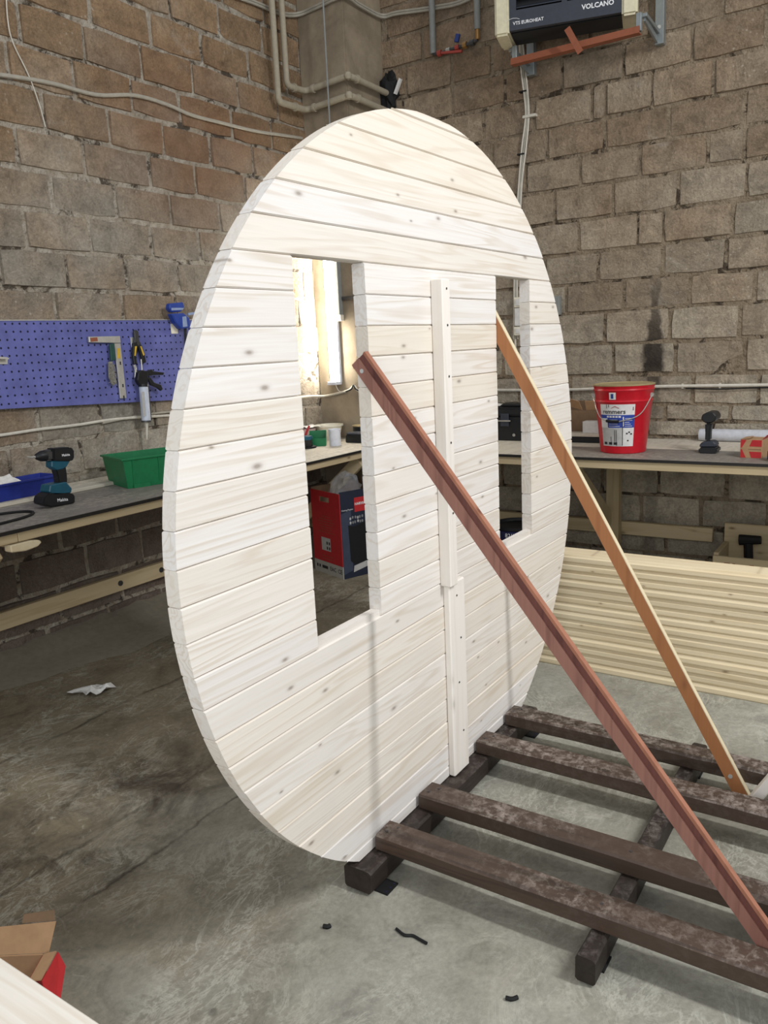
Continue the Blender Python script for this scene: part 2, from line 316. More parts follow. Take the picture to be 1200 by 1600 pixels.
def text(name, s, size, place, mat, parent, local=False, bold=0.0, spacing=1.0):
    """lettering as thin mesh; place(u, v) maps the flat letters onto the surface"""
    cu = bpy.data.curves.new(name, 'FONT'); cu.body = s; cu.size = size; cu.align_x = 'CENTER'; cu.align_y = 'CENTER'; cu.offset = bold; cu.resolution_u = 2; cu.space_character = spacing
    o = bpy.data.objects.new(name, cu); COL.objects.link(o); dg = bpy.context.evaluated_depsgraph_get()
    me = bpy.data.meshes.new_from_object(o.evaluated_get(dg)); bpy.data.objects.remove(o)
    q = MB(); q.add([place(v.co.x, v.co.y) for v in me.vertices], [tuple(p.vertices) for p in me.polygons])
    return q.build(name, mat, parent, local)
def flat(o, u, v):
    o, u, v = Vector(o), Vector(u), Vector(v); return lambda a, b: o + u * a + v * b
def smooth_path(pts, n=6):
    P = [Vector(p) for p in pts]; P = [P[0] * 2 - P[1]] + P + [P[-1] * 2 - P[-2]]; out = []
    for i in range(1, len(P) - 2):
        for k in range(n):
            t = k / n; a, b, c, d = P[i - 1:i + 3]
            out.append(0.5 * ((2 * b) + (c - a) * t + (2 * a - 5 * b + 4 * c - d) * t * t + (3 * b - a - 3 * c + d) * t ** 3))
    return out + [P[-2]]
# ------------------------------------------------------------------ the setting
YL, XR = 2.55, 3.10          # faces of the left and right walls
CX, CY = 2.65, 2.16          # faces of the corner column
fl = MB().add([(-6, -6, 0), (6, -6, 0), (6, 6, 0), (-6, 6, 0), (-6, -6, -0.1), (6, -6, -0.1), (6, 6, -0.1), (-6, 6, -0.1)],
              [(0, 1, 2, 3), (7, 6, 5, 4), (0, 4, 5, 1), (1, 5, 6, 2), (2, 6, 7, 3), (3, 7, 4, 0)]).build('floor', 'concrete_floor'); struct(fl)
ROWS_L = [3.217 + 0.1935 * (5 - k) for k in range(22)] + [0.0]
ROWS_L = [z for z in ROWS_L if z > 0.03] + [0.0]
JL = {3.5: [1.466, 1.865], 3.3: [0.901, 1.304, 1.696, 2.112], 3.1: [0.47, 0.839, 1.213, 1.60, 1.992], 2.93: [0.75, 1.121, 1.473, 1.911, 2.293], 2.74: [0.547, 0.939, 1.321, 1.698, 2.084],
      2.54: [0.374, 0.755, 1.197, 1.547, 1.982], 2.35: [0.537, 0.932, 1.329, 1.727], 2.15: [0.358, 0.741, 1.157, 1.534], 1.96: [0.564, 0.956, 1.336], 1.76: [0.47, 0.897],
      1.18: [0.287, 0.671], 1.0: [0.103, 0.52, 0.923], 0.6: [0.325, 0.699], 0.41: [0.059, 0.472, 0.853], 0.22: [0.675]}
ROWS_R = [4.226, 4.026, 3.826, 3.626, 3.426, 3.226, 3.026, 2.822, 2.633, 2.445, 2.235, 2.034, 1.84, 1.652, 1.445, 1.243, 1.05, 0.95, 0.85, 0.655, 0.46, 0.265, 0.07, 0.0]
JR = {3.52: [1.4, 1.822], 3.3: [1.0, 1.6], 3.12: [0.024, 0.421, 1.601], 2.92: [-0.099, 0.249, 0.529, 0.614, 1.002, 1.371], 2.73: [-0.27, 0.147, 0.535, 0.915], 2.54: [-0.276, -0.082, 0.31, 0.691],
      2.34: [-0.301, 0.081, 0.478, 0.863], 2.13: [-0.233, 0.166, 0.318], 1.94: [-0.205, 0.162, 0.57], 1.75: [-0.369, -0.003, 0.4, 0.789], 1.55: [-0.295, 0.109, 0.523],
      1.34: [-0.335, 0.073, 0.466], 1.15: [-0.418, -0.036, 0.363], 1.0: [0.123], 0.75: [-0.258, 0.149], 0.55: [-0.257, 0.153]}
def block_mesh(mat, rnd):
    # a worn block: ten-point irregular outline, rounded arris, unit size
    base = [(-.5, -.5), (-.17, -.5), (.17, -.5), (.5, -.5), (.5, 0), (.5, .5), (.17, .5), (-.17, .5), (-.5, .5), (-.5, 0)]
    P = []
    for i, (a, b) in enumerate(base):
        cr = 0.022 if abs(a) == .5 and abs(b) == .5 else 0.0
        P.append((a * (1 - cr) + rnd.uniform(-.011, .011), b * (1 - cr * 1.6) + rnd.uniform(-.030, .030)))
    ins = rnd.uniform(0.018, 0.035)
    def ring(y, k): return [(a * (1 - k * .8), y + (rnd.uniform(-.06, .06) if k else 0), b * (1 - k * 2.0)) for a, b in P]
    vs = ring(0.5, 0) + ring(-0.28, 0) + ring(-0.5, ins); n = 10
    fs = [(i, (i + 1) % n, n + (i + 1) % n, n + i) for i in range(n)] + [(n + i, n + (i + 1) % n, 2 * n + (i + 1) % n, 2 * n + i) for i in range(n)]
    fs += [(20, 21, 28, 29), (21, 22, 27, 28), (22, 23, 24), (22, 24, 27), (24, 25, 26), (24, 26, 27)]
    q = MB().add(vs, fs); me = bpy.data.meshes.new('block'); me.from_pydata(q.v, [], q.f)
    bm = bmesh.new(); bm.from_mesh(me); bmesh.ops.recalc_face_normals(bm, faces=bm.faces); bm.to_mesh(me); bm.free()
    me.materials.append(M[mat]); return me
def courses(wall, rows, joints, lo, hi, face, axis, mat, seed):
    rnd = random.Random(seed); var = [block_mesh(mat, rnd) for _ in range(14)]
    for k in range(len(rows) - 1):
        z1, z0 = rows[k], rows[k + 1]; zc = (z0 + z1) / 2
        js = next((v for z, v in joints.items() if z0 < z < z1), None)
        js = sorted(js) if js else [rnd.uniform(lo + 0.5, lo + 0.9)]
        xs = [js[0]]
        for x in js[1:]:
            g = x - xs[-1]; n = max(1, round(g / 0.39)); xs += [xs[-1] + g * (i + 1) / n for i in range(n)]
        while xs[0] > lo + 0.12: xs.insert(0, max(lo, xs[0] - rnd.uniform(0.365, 0.405)))
        while xs[-1] < hi - 0.12: xs.append(min(hi, xs[-1] + rnd.uniform(0.365, 0.405)))
        for a, b in zip(xs[:-1], xs[1:]):
            if b - a < 0.06: continue
            o = bpy.data.objects.new('block', rnd.choice(var)); COL.objects.link(o); o.parent = wall
            ga, gh = rnd.uniform(0.010, 0.022), rnd.uniform(0.010, 0.022); dep = 0.09; pr = rnd.uniform(-0.004, 0.006)
            sx = rnd.choice((1, -1)); c = (a + b) / 2; cz = zc + rnd.uniform(-.003, .003)
            o.scale = (sx * (b - a - ga), dep, (z1 - z0 - gh))
            tilt = rnd.uniform(-0.008, 0.008)
            if axis == 0: o.location = (c, face + dep / 2 + pr, cz); o.rotation_euler = (0, tilt, rnd.uniform(-.008, .008))
            else: o.location = (face + dep / 2 + pr, c, cz); o.rotation_euler = (tilt, 0, -math.pi / 2 + rnd.uniform(-.008, .008))
wl = struct(MB().box(-2.5, 3.4, YL + 0.010, YL + 0.3, 0, 4.18).build('wall_left', 'mortar_left'))
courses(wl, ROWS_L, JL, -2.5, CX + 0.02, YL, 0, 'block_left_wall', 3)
wr = struct(MB().box(XR + 0.010, XR + 0.3, -2.4, YL + 0.3, 0, 4.22).build('wall_right', 'mortar_right'))
courses(wr, ROWS_R, JR, -2.4, CY + 0.02, XR, 1, 'block_right_wall', 5)
struct(MB().box(CX, XR + 0.014, CY, YL + 0.014, 0, 4.2).build('wall_column', 'column_plaster', bevel=0.012, seg=2))
# dusty concrete skirt swept up against the foot of the left wall
sk = MB(); nx = 60; rs = random.Random(2)
prof = [(0.0, 0.085), (0.05, 0.07), (0.12, 0.04), (0.22, 0.018), (0.36, 0.004), (0.42, -0.01)]
vs = []
for i in range(nx + 1):
    x = -2.5 + (CX + 2.5) * i / nx; w = 1 + 0.22 * math.sin(x * 3.1) + rs.uniform(-.1, .1)
    vs += [(x, YL + 0.02 - d * w, h * (1 + rs.uniform(-.2, .2))) for d, h in prof]
m_ = len(prof)
sk.add(vs, [(i * m_ + j, (i + 1) * m_ + j, (i + 1) * m_ + j + 1, i * m_ + j + 1) for i in range(nx) for j in range(m_ - 1)])
struct(sk.build('baseboard_left', 'dust_skirt', smooth=True))

# ------------------------------------------------------------------ the round barrel end wall
ZC, R, P_ = 1.03, 1.1052, 0.08
TH = 0.040; ZB = 0.074
disc = thing('barrel_end_wall', 'large round whitewashed timber end wall with two tall window openings, standing upright', 'wall panel', (0, 0, ZB))
WL, WR_ = (-0.677, -0.387), (0.387, 0.672)
def zj(i): return ZC + P_ * (14.527 - i)
def half(z): return math.sqrt(max(R * R - (z - ZC) ** 2, 0.0))
def board(zlo, zhi, xa, xb, arcL, arcR, tongue=()):
    """one tongue-and-groove board, ends cut to the circle where it meets the rim"""
    g = 0.0005; zl, zh = zlo + g, zhi - g; ns = 5; ch = 0.0030
    zs = [zl, zl + ch] + [zl + ch + (zh - zl - 2 * ch) * k / ns for k in range(1, ns)] + [zh - ch, zh]
    jl, jr = random.uniform(-.0015, .0015), random.uniform(-.0015, .0015)
    xl = [(-half(z) + jl if arcL else xa + jl) for z in zs]; xr = [(half(z) + jr if arcR else xb + jr) for z in zs]
    out = list(zip(xr, zs)) + list(zip(xl, zs))[::-1]; n = len(out); mid = (zl + zh) / 2
    def ring(y, cut): return [(x, y, min(max(z, zl + ch), zh - ch) if cut else z) for x, z in out]
    dy = random.uniform(-.0008, .0008)
    vs = ring(TH, 1) + ring(TH - 0.004, 0) + ring(0.004 + dy, 0) + ring(dy, 1); q = MB()
    fs = [tuple(range(n)), tuple(3 * n + k for k in range(n - 1, -1, -1))]
    for r in range(3): fs += [(r * n + i, (r + 1) * n + i, (r + 1) * n + (i + 1) % n, r * n + (i + 1) % n) for i in range(n)]
    q.add(vs, fs)
    for a, b in tongue: q.box(a, b, 0.006, 0.032, zhi - 0.002, zhi + 0.018)
    return q.build('plank', 'whitewashed_spruce', disc)
zt = ZC + R
for i in range(0, 28):
    zhi, zlo = zj(i), zj(i + 1)
    zhi = min(zhi, zt - 0.0005); zlo = max(zlo, ZB)
    if zhi - zlo < 0.012: continue
    if 6 <= i < 18:
        board(zlo, zhi, 0, WL[0], True, False); board(zlo, zhi, WL[1], WR_[0], False, False); board(zlo, zhi, WR_[1], 0, False, True)
    else: board(zlo, zhi, 0, 0, True, True, (WL, WR_) if i == 18 else ())
up = MB().box(-0.052, -0.006, -0.040, 0, 0.745, 1.683).build('upright_stud', 'whitewashed_stud', disc, bevel=0.003)
lo_ = MB().box(-0.036, 0.066, -0.024, 0, 0.078, 0.748).build('lower_batten', 'whitewashed_stud', disc, bevel=0.004)
for par, pts in ((up, [(-0.027, -0.0405, z) for z in (1.655, 1.55, 1.40, 1.20, 0.98)]), (lo_, [(0.01 + 0.02 * (k % 2), -0.0245, z) for k, z in enumerate((0.70, 0.55, 0.40, 0.22))])):
    for p in pts: MB().lathe([(0.0035, -0.001), (0.0035, 0.001)], 8, p, 1).build('screw_head', 'metal_dark', par)

# ------------------------------------------------------------------ dark base frame
fr = thing('base_frame', 'dark stained timber base frame of four joists on cross beams, lying on the floor', 'timber frame', (-0.585, -0.6, 0))
FZ = 0.006
def rough_beam(name, x0, x1, y0, y1, z0, z1, mat, ax, seed):
    rnd = random.Random(seed); q = MB(); n = 14; vs = []; ch = 0.006
    A, B_ = (x0, x1) if ax == 0 else (y0, y1)
    C0, C1 = (y0, y1) if ax == 0 else (x0, x1)
    for i in range(n + 1):
        t = A + (B_ - A) * i / n
        for c, z in ((C0 + ch, z0), (C1 - ch, z0), (C1, z0 + ch), (C1, z1 - ch), (C1 - ch, z1), (C0 + ch, z1), (C0, z1 - ch), (C0, z0 + ch)):
            c += rnd.uniform(-.0018, .0018); zz = z + (rnd.uniform(-.002, .002) if z > z0 + .01 else 0)
            vs.append((t, c, zz) if ax == 0 else (c, t, zz))
    fs = [(i * 8 + k, i * 8 + (k + 1) % 8, (i + 1) * 8 + (k + 1) % 8, (i + 1) * 8 + k) for i in range(n) for k in range(8)] + [tuple(range(7, -1, -1)), tuple(n * 8 + k for k in range(8))]
    return q.add(vs, fs).build(name, mat, fr)
for k, (y0, y1) in enumerate(((-0.055, 0.034), (-0.690, -0.642), (-1.90, -1.85))):
    b = rough_beam('cross_beam', -0.585, 0.585, y0, y1, FZ, ZB - 0.0005, 'dark_stained_beam', 0, 20 + k)
for k, (x0, x1) in enumerate(((-0.490, -0.406), (-0.250, -0.158), (0.143, 0.232), (0.385, 0.470))):
    j = rough_beam('joist', x0, x1, -1.92, -0.010, ZB + 0.0005, 0.125, 'dark_stained_timber', 1, 30 + k)
    for p in ((x0 + .03, -.03), (x0 + .06, -.05), (x0 + .04, -.66)):
        MB().lathe([(0.004, 0.0), (0.004, 0.0018)], 8, (p[0], p[1], 0.1245)).build('screw_head', 'metal_dark', j)
for x, y in ((-0.53, -0.072), (0.5, -0.072), (-0.5, -0.675), (0.5, -0.675), (-0.5, -1.88), (0.5, -1.88)):
    y += 0.012; q = MB().box(x - .028, x + .028, y - .03, y + .03, 0.0, 0.0055); pl = q.build('foot_plate', 'black_rubber', fr)
    for a in (-.02, 0, .02): MB().lathe([(0.004, 0), (0.004, 0.0006)], 8, (x + a, y - .022, 0.0054)).build('plate_hole', 'hole_dark', pl)
# ------------------------------------------------------------------ the two diagonal props
def prop(name, label, A, B, x0, wd, thick, profile, xt=None):
    """A, B = (y, z) of the lower edge at top and bottom"""
    A, B = Vector((0, *A)), Vector((0, *B)); d = (B - A).normalized(); p = Vector((0, d.z, -d.y))
    if p.z < 0: p = -p
    o = thing(name, label, 'prop', (x0, B.y, B.z)); ln = (B - A).length; xt = x0 if xt is None else xt
    for nm, mat, poly in profile:
        pts = [Vector((xt + a * thick, A.y, A.z)) + p * (b * wd) for a, b in poly]
        q = MB().prism(pts, d * ln + Vector((x0 - xt, 0, 0))).build(nm, mat, o)
    return o, d, p
o, d, p = prop('long_prop', 'long red-brown stained grooved batten propping the round wall, its foot at the nearest joist', (0.045, 1.452), (-1.02, 0.100), -0.3993, 0.056, 0.0113,
     (('face_strip', 'red_brown_stain', ((-.5, 0), (1, 0), (1, .55), (-.5, .55))),
      ('groove_strip', 'red_brown_groove', ((-.15, .55), (1, .55), (1, .86), (-.15, .86))),
      ('edge_lip', 'orange_lip', ((-.5, .86), (1, .86), (1, 1.0), (-.5, 1.0)))))
MB().lathe([(0.006, -0.002), (0.006, 0.001)], 10, (-0.4050, 0.012, 1.436), 0).build('screw_head', 'screw_metal', o)
o, d, p = prop('thin_prop', 'thin orange-brown batten propping the right window opening, its foot at the far joist', (0.055, 1.589), (-0.838, 0.002), 0.364, 0.042, 0.020,
     (('face_strip', 'orange_brown_stain', ((0, 0), (1, 0), (1, 1), (0, 1))), ('pale_edge', 'planed_pine', ((0, 1), (1, 1), (1, 1.06), (0, 1.06)))), xt=0.390)
MB().lathe([(0.007, -0.002), (0.007, 0.001)], 10, (0.3635, at(1141, 1213, 0, 0.364).y, at(1141, 1213, 0, 0.364).z), 0).build('screw_head', 'screw_metal', o)
# white board whose end shows at the right of the frame
b = MB().obox((0.285, -0.83, 0.0), (0.045, 0.0, 0.0), (0, -0.035, 0), (0.0, -0.45, 0.80)).build('white_board', 'whitewashed_stud', bevel=0.003)
tag(b, 'white board end poking in at the right edge beside the far joist', 'board')
# ------------------------------------------------------------------ stack of planed planks
rp = random.Random(11); NPL = 14; zz = 0.0
for k in range(NPL):
    h = 0.0385; x0 = 1.178 + rp.uniform(-.004, .006); y1 = 0.72 + rp.uniform(-.03, .03)
    pts = [(x0 + 0.004, y1, zz), (x0, y1, zz + 0.006), (x0, y1, zz + h * .60), (x0 + 0.006, y1, zz + h * .72), (x0 + 0.010, y1, zz + h * .95), (x0 + 0.013, y1, zz + h), (x0 + 0.117, y1, zz + h), (x0 + 0.12, y1, zz + h - .004), (x0 + 0.12, y1, zz)]
    o = MB().prism(pts, (0, -2.7, 0)).build('planed_plank', 'planed_pine')
    name = ('bottom plank of the pale stack, lying on the concrete' if k == 0 else 'topmost plank of the pale stack by the right bench' if k == NPL - 1 else
            '%s plank from the bottom of the pale planed stack' % ('second third fourth fifth sixth seventh eighth ninth tenth eleventh twelfth thirteenth'.split()[k - 1]))
    tag(o, name, 'plank', 'planed planks stacked before the right bench'); zz += h + 0.0004
# ------------------------------------------------------------------ workbenches
ZL, ZR = 0.84, 0.83
wb = thing('workbench', 'long workbench with grey top under the blue pegboard along the left wall', 'workbench', (0.2, 2.2, 0))
for x0, x1, mt in ((-2.3, 1.25, 'grey_laminate'), (1.252, 2.648, 'worn_plywood')):
    t = MB().box(x0, x1, 1.80, 2.548, ZL - 0.014, ZL).build('top_panel', mt, wb)
    MB().box(x0, x1, 1.794, 1.7995, ZL - 0.016, ZL - 0.001).build('black_edge', 'black_edge', t)
MB().box(-2.3, 1.25, 2.33, 2.545, ZL + 0.0005, ZL + 0.018).build('rear_plank', 'worn_plywood', wb, bevel=0.002)
for x0, x1 in ((-2.3, -0.352), (-0.350, 1.30), (1.302, 2.64)):
    MB().box(x0, x1, 1.812, 1.85, ZL - 0.058, ZL - 0.0145).build('front_rail', 'bench_pine', wb, bevel=0.002)
MB().box(-2.3, 2.64, 2.50, 2.536, 0.198, 0.288).build('lower_rail', 'bench_pine', wb, bevel=0.003)
for x in (-1.6, -0.40, 1.25, 2.2):
    MB().box(x, x + 0.045, 1.851, 2.53, ZL - 0.075, ZL - 0.0150).build('bearer', 'bench_pine_side', wb, bevel=0.008)
    MB().bar((x - 0.022, 1.88, ZL - 0.085), (x - 0.022, 2.47, 0.26), 0.04, 0.085, (0, 0, 1)).build('diagonal_strut', 'bench_pine_side', wb, bevel=0.003)
stub = MB().prism([(-0.395, 1.80, ZL - 0.062), (-0.30, 1.80, ZL - 0.062), (-0.265, 1.80, ZL - 0.068), (-0.255, 1.80, ZL - 0.080), (-0.275, 1.80, ZL - 0.094), (-0.33, 1.80, ZL - 0.100), (-0.395, 1.80, ZL - 0.092)], (0, 0.05, 0)).build('rounded_cleat', 'planed_pine', wb, bevel=0.004)
for x in (0.6, 0.9): MB().lathe([(0.016, -0.004), (0.016, 0.0)], 12, (x + .03, 2.499, 0.245), 1).build('bolt_head', 'metal_dark', wb)
rb = thing('workbench', 'workbench with pale top and wall posts along the right wall behind the plank stack', 'workbench', (2.65, 0.2, 0))
for y0, y1, mt in ((-2.3, 0.62, 'grey_laminate'), (0.622, 1.792, 'worn_plywood')):
    t = MB().box(2.20, 2.62, y0, y1, ZR - 0.014, ZR).build('top_panel', mt, rb)
    MB().box(2.194, 2.1995, y0, y1, ZR - 0.016, ZR - 0.001).build('black_edge', 'black_edge', t)
MB().box(2.622, 3.098, -2.3, 1.792, ZR - 0.014, ZR).build('rear_top_panel', 'worn_plywood', rb)
MB().box(2.205, 2.24, -2.3, 1.79, ZR - 0.062, ZR - 0.0145).build('front_rail', 'bench_pine_side', rb, bevel=0.002)
MB().box(3.035, 3.075, -0.20, 2.15, 0.190, 0.278).build('lower_rail', 'bench_pine_side', rb, bevel=0.003)
MB().box(3.035, 3.075, -2.3, -0.32, 0.190, 0.278).build('lower_rail', 'bench_pine_side', rb, bevel=0.003)
for y in (1.45, 0.375, -1.3):
    MB().box(2.965, 3.034, y, y + 0.085, 0.0, ZR - 0.0145).build('wall_post', 'bench_pine_upright', rb, bevel=0.003)
    MB().box(2.242, 2.964, y + 0.005, y + 0.045, ZR - 0.085, ZR - 0.0145).build('bearer', 'bench_pine', rb, bevel=0.003)
    MB().bar((2.275, y + 0.066, ZR - 0.055), (2.975, y + 0.066, 0.30), 0.038, 0.085).build('diagonal_strut', 'bench_pine_upright', rb, bevel=0.003)
# ------------------------------------------------------------------ pegboard and what hangs on it
YP = 2.519
pb = thing('pegboard', 'blue perforated tool board fixed to the block wall above the left bench', 'pegboard', (0.4, YP, 1.47))
def pz(x): return 1.2835 - 0.0405 * (x - 0.09)
q = MB().prism([(-1.4, YP, pz(-1.4)), (1.42, YP, pz(1.42)), (1.42, YP, 1.709), (-1.4, YP, 1.700)], (0, 0.014, 0)); panel = q.build('panel', 'pegboard_blue', pb)
MB().prism([(-1.4, YP - 0.004, 1.700), (1.42, YP - 0.004, 1.709), (1.42, YP - 0.004, 1.7135), (-1.4, YP - 0.004, 1.7045)], (0, 0.02, 0)).build('top_edge', 'aluminium', pb)
q = MB(); x = -1.38
while x < 1.41:
    z = 1.69 + 0.0032 * x
    while z > pz(x) + 0.012:
        q.add([(x + 0.0058 * math.cos(k * math.pi / 3), YP - 0.0006, z + 0.0058 * math.sin(k * math.pi / 3)) for k in range(6)], [(0, 1, 2, 3, 4, 5)]); z -= 0.0385
    x += 0.0385
h = q.build('peg_hole', 'hole_dark', panel); h['kind'] = 'stuff'
def pw(u, v, Y): return at(u, v, 1, Y)
def slab(pxs, Y, th, ax=1):
    """outline seen in the photo, standing on plane Y, given its real thickness"""
    off = [0, 0, 0]; off[ax] = th
    return MB().prism([at(u, v, ax, Y) for u, v in pxs], off)
q = thing('try_square', 'pale metal try square hanging on the blue board', 'square', pw(170, 560, YP))
slab([(139, 526), (188, 525), (189, 536), (140, 535)], YP - 0.022, 0.016).build('stock', 'aluminium', q, bevel=0.002)
bl = slab([(179, 536.5), (188.5, 536.5), (198, 622), (188.5, 622.5)], YP - 0.018, 0.010).build('blade', 'aluminium', q, bevel=0.001)
slab([(183.5, 544), (187.5, 544), (188.5, 560), (184, 560)], YP - 0.0188, 0.0006).build('yellow_label', 'yellow_plastic', bl)
slab([(141, 528), (152, 527), (153, 533), (142, 534)], YP - 0.0226, 0.0006).build('rust_patch', 'rusty_paint', q)
for u, v in ((191, 600), (192.5, 618), (187, 565)): slab([(u, v), (u + 2, v), (u + 2.4, v + 5), (u + .4, v + 5)], YP - 0.0186, 0.0005).build('scale_mark', 'print_dark', bl)
q = thing('wire_brush', 'wire brush with dark green handle behind the try square', 'brush', pw(176, 570, YP))
slab([(172, 538), (179, 536), (181.5, 563), (174, 564)], YP - 0.034, 0.014).build('handle', 'brush_green', q, bevel=0.003)
br = MB(); rr = random.Random(5)
for k in range(150):
    t = rr.random(); u = 170 + 3 * t + rr.uniform(0, 10); v = 566 + t * 34
    a = pw(u, v, YP - 0.03); br.bar(a, a + Vector((rr.uniform(-.012, .003), rr.uniform(-.01, .012), rr.uniform(-.012, .004))), 0.0022, 0.0022)
o = br.build('bristles', 'bristle', q); o['kind'] = 'stuff'
slab([(170, 566), (176, 564), (183, 598), (177, 602), (171, 590)], YP - 0.026, 0.012).build('head', 'bristle', q, bevel=0.003)
q = thing('pliers', 'pliers with black and yellow handles hanging on the blue board', 'pliers', pw(216, 530, YP))
slab([(210, 517), (213, 515), (216.5, 518), (218, 533), (221, 537), (216, 541), (210, 538), (211, 528)], YP - 0.025, 0.014).build('jaws', 'metal_dark', q, bevel=0.002)
for pts, yl in (([(209, 536), (215, 534), (216, 541), (213, 556), (215, 569), (210, 569), (208, 552)], [(211, 541), (214, 541), (212, 556), (210, 556)]),
                ([(216, 540), (221, 538), (226, 552), (229, 566), (224, 568), (220, 552)], [(219, 541), (221, 541), (226, 554), (224, 556)])):
    hd = slab(pts, YP - 0.03, 0.018).build('handle', 'black_plastic', q, bevel=0.003)
    slab(yl, YP - 0.0312, 0.001).build('grip_inlay', 'yellow_plastic', hd)
q = MB().box(*sorted((pw(203.5, 528, YP).x, pw(208.5, 528, YP).x)), YP - 0.004, YP - 0.0006, pw(205, 543, YP).z, pw(205, 527, YP).z).build('tool_plate', 'aluminium', bevel=0.001)
tag(q, 'small pale tool holder plate just left of the pliers', 'bracket')
q = thing('caulking_gun', 'caulking gun with white cartridge hanging nozzle down from the blue board', 'caulking gun', pw(226, 630, YP))
A = pw(224, 603, YP - 0.045); B = pw(228.5, 657, YP - 0.045); dr = (B - A).normalized()
MB().tube([A, B], 0.026, 16).build('cartridge', 'tube_white', q, smooth=True)
MB().tube([A - dr * 0.012, A + dr * 0.004], 0.029, 16).build('top_collar', 'black_plastic', q, smooth=True)
MB().tube([B - dr * 0.001, B + dr * 0.009], 0.029, 16).build('end_ring', 'metal_dark', q, smooth=True)
MB().tube([B + dr * 0.009, B + dr * 0.03, pw(229.5, 687, YP - 0.045)], [0.012, 0.008, 0.003], 10).build('nozzle', 'cable_white', q, smooth=True)
MB().bar(A + Vector((0.028, 0, 0)), B + Vector((0.028, 0, 0)), 0.008, 0.02, (0, 1, 0)).build('cradle', 'metal_dark', q)
MB().tube([A - dr * 0.01, A - dr * 0.15], 0.004, 8).build('plunger_rod', 'steel_wire', q)
slab([(217, 582), (222, 578), (230, 580), (232, 592), (232, 602), (219, 602), (215, 594)], YP - 0.060, 0.03).build('body', 'black_plastic', q, bevel=0.004)
slab([(230, 580), (238, 577), (240, 580), (257, 582), (256, 586), (240, 586), (231, 588)], YP - 0.054, 0.018).build('handle', 'black_plastic', q, bevel=0.003)
slab([(230, 589), (236, 590), (242, 598), (252, 601), (255, 608), (252, 611), (246, 606), (236, 602)], YP - 0.054, 0.014).build('trigger', 'black_plastic', q, bevel=0.003)
slab([(221, 612), (225, 612), (228, 650), (224, 650)], YP - 0.0725, 0.0008).build('printed_text', 'label_grey', q)
q = MB(); q.tube(smooth_path([pw(209.5, 570, YP - 0.02), pw(212, 578, YP - 0.02), pw(211, 590, YP - 0.018)], 4), [0.008, 0.008, 0.0078, 0.0076, 0.0074, 0.007, 0.006, 0.005, 0.004], 8)
tag(q.build('steel_scraper', 'aluminium'), 'thin steel tool hanging below the left plier handle', 'tool')
q = thing('bar_clamp', 'blue bar clamp gripping the top right corner of the pegboard', 'clamp', pw(280, 500, YP))
slab([(266, 474), (287, 472), (289, 480), (284, 487), (269, 488), (265, 482)], YP - 0.06, 0.04).build('upper_jaw', 'clamp_blue', q, bevel=0.006)
slab([(268, 490), (288, 489), (297, 497), (298, 512), (284, 514), (276, 505)], YP - 0.065, 0.045).build('trigger_body', 'clamp_blue', q, bevel=0.006)
slab([(285, 495), (291, 494), (293, 510), (286, 511)], YP - 0.0665, 0.001).build('pale_badge', 'clamp_light', q)
slab([(268, 481), (287, 481), (286, 484), (268, 485)], YP - 0.0615, 0.001).build('pale_band', 'clamp_light', q)
MB().bar(pw(289, 500, YP - 0.03), pw(291, 545, YP - 0.03), 0.008, 0.02, (0, 1, 0)).build('bar', 'metal_dark', q)
MB().bar(pw(293, 491, YP - 0.03), pw(306, 489, YP - 0.03), 0.014, 0.014).build('release_lever', 'clamp_light', q)
q = MB().box(*sorted((pw(265.5, 505, YP).x, pw(276, 505, YP).x)), YP - 0.006, YP - 0.0006, pw(270, 521.5, YP).z, pw(270, 506, YP).z).build('tool_plate', 'switch_cream', bevel=0.002)
tag(q, 'cream fixing plate at the right end of the pegboard', 'bracket')
q = thing('wall_bracket', 'small pale metal bracket on the pegboard at the left edge', 'bracket', pw(5, 565, YP))
slab([(-6, 557), (12, 558), (12, 569), (-6, 569)], YP - 0.005, 0.004).build('plate', 'aluminium', q)
MB().bar(pw(-4, 560, YP - 0.02), pw(11, 560.5, YP - 0.02), 0.035, 0.006).build('flange', 'aluminium', q)
# ------------------------------------------------------------------ things on the left bench
q = thing('cordless_drill', 'teal and black cordless drill standing on its battery on the left bench', 'drill', at(93, 787, 2, ZL))
YD = 2.075
slab([(83.5, 701), (110, 698.5), (116.5, 702), (117, 717), (112, 721), (84, 720)], YD, 0.062).build('motor_housing', 'black_plastic', q, bevel=0.006, seg=2)
gb = slab([(70, 705), (84, 702), (84.5, 720), (70, 719.5)], YD + 0.008, 0.046).build('gearbox', 'metal_dark', q, bevel=0.008, seg=2)
a, b = pw(70.5, 712, YD + 0.03), pw(55, 714, YD + 0.03); dd = (b - a)
MB().tube([a, a + dd * .45, a + dd * .55, a + dd * .9, b], [0.026, 0.024, 0.022, 0.014, 0.009], 16).build('chuck', 'black_plastic', q, smooth=True)
MB().tube([b, b + dd * .4, pw(42, 714, YD + 0.03)], [0.006, 0.005, 0.004], 6).build('bit', 'steel_wire', q)
slab([(81, 720.5), (110, 720), (105, 729), (99, 733), (89, 735), (81, 730)], YD + 0.006, 0.05).build('trigger_guard', 'teal_plastic', q, bevel=0.004)
slab([(86, 729), (103, 726), (105.5, 742), (106, 755), (92, 758), (91, 746)], YD + 0.010, 0.042).build('handle', 'black_plastic', q, bevel=0.005, seg=2)
slab([(79, 758), (104, 753), (113, 763), (112, 770), (86, 774), (77, 769)], YD - 0.006, 0.076).build('battery_mount', 'teal_plastic', q, bevel=0.004)
bt = slab([(69, 778), (77, 770.5), (112, 770.5), (117.5, 774), (117.5, 786), (80, 792), (68, 788)], YD - 0.010, 0.082).build('battery', 'black_plastic', q, bevel=0.004, seg=2)
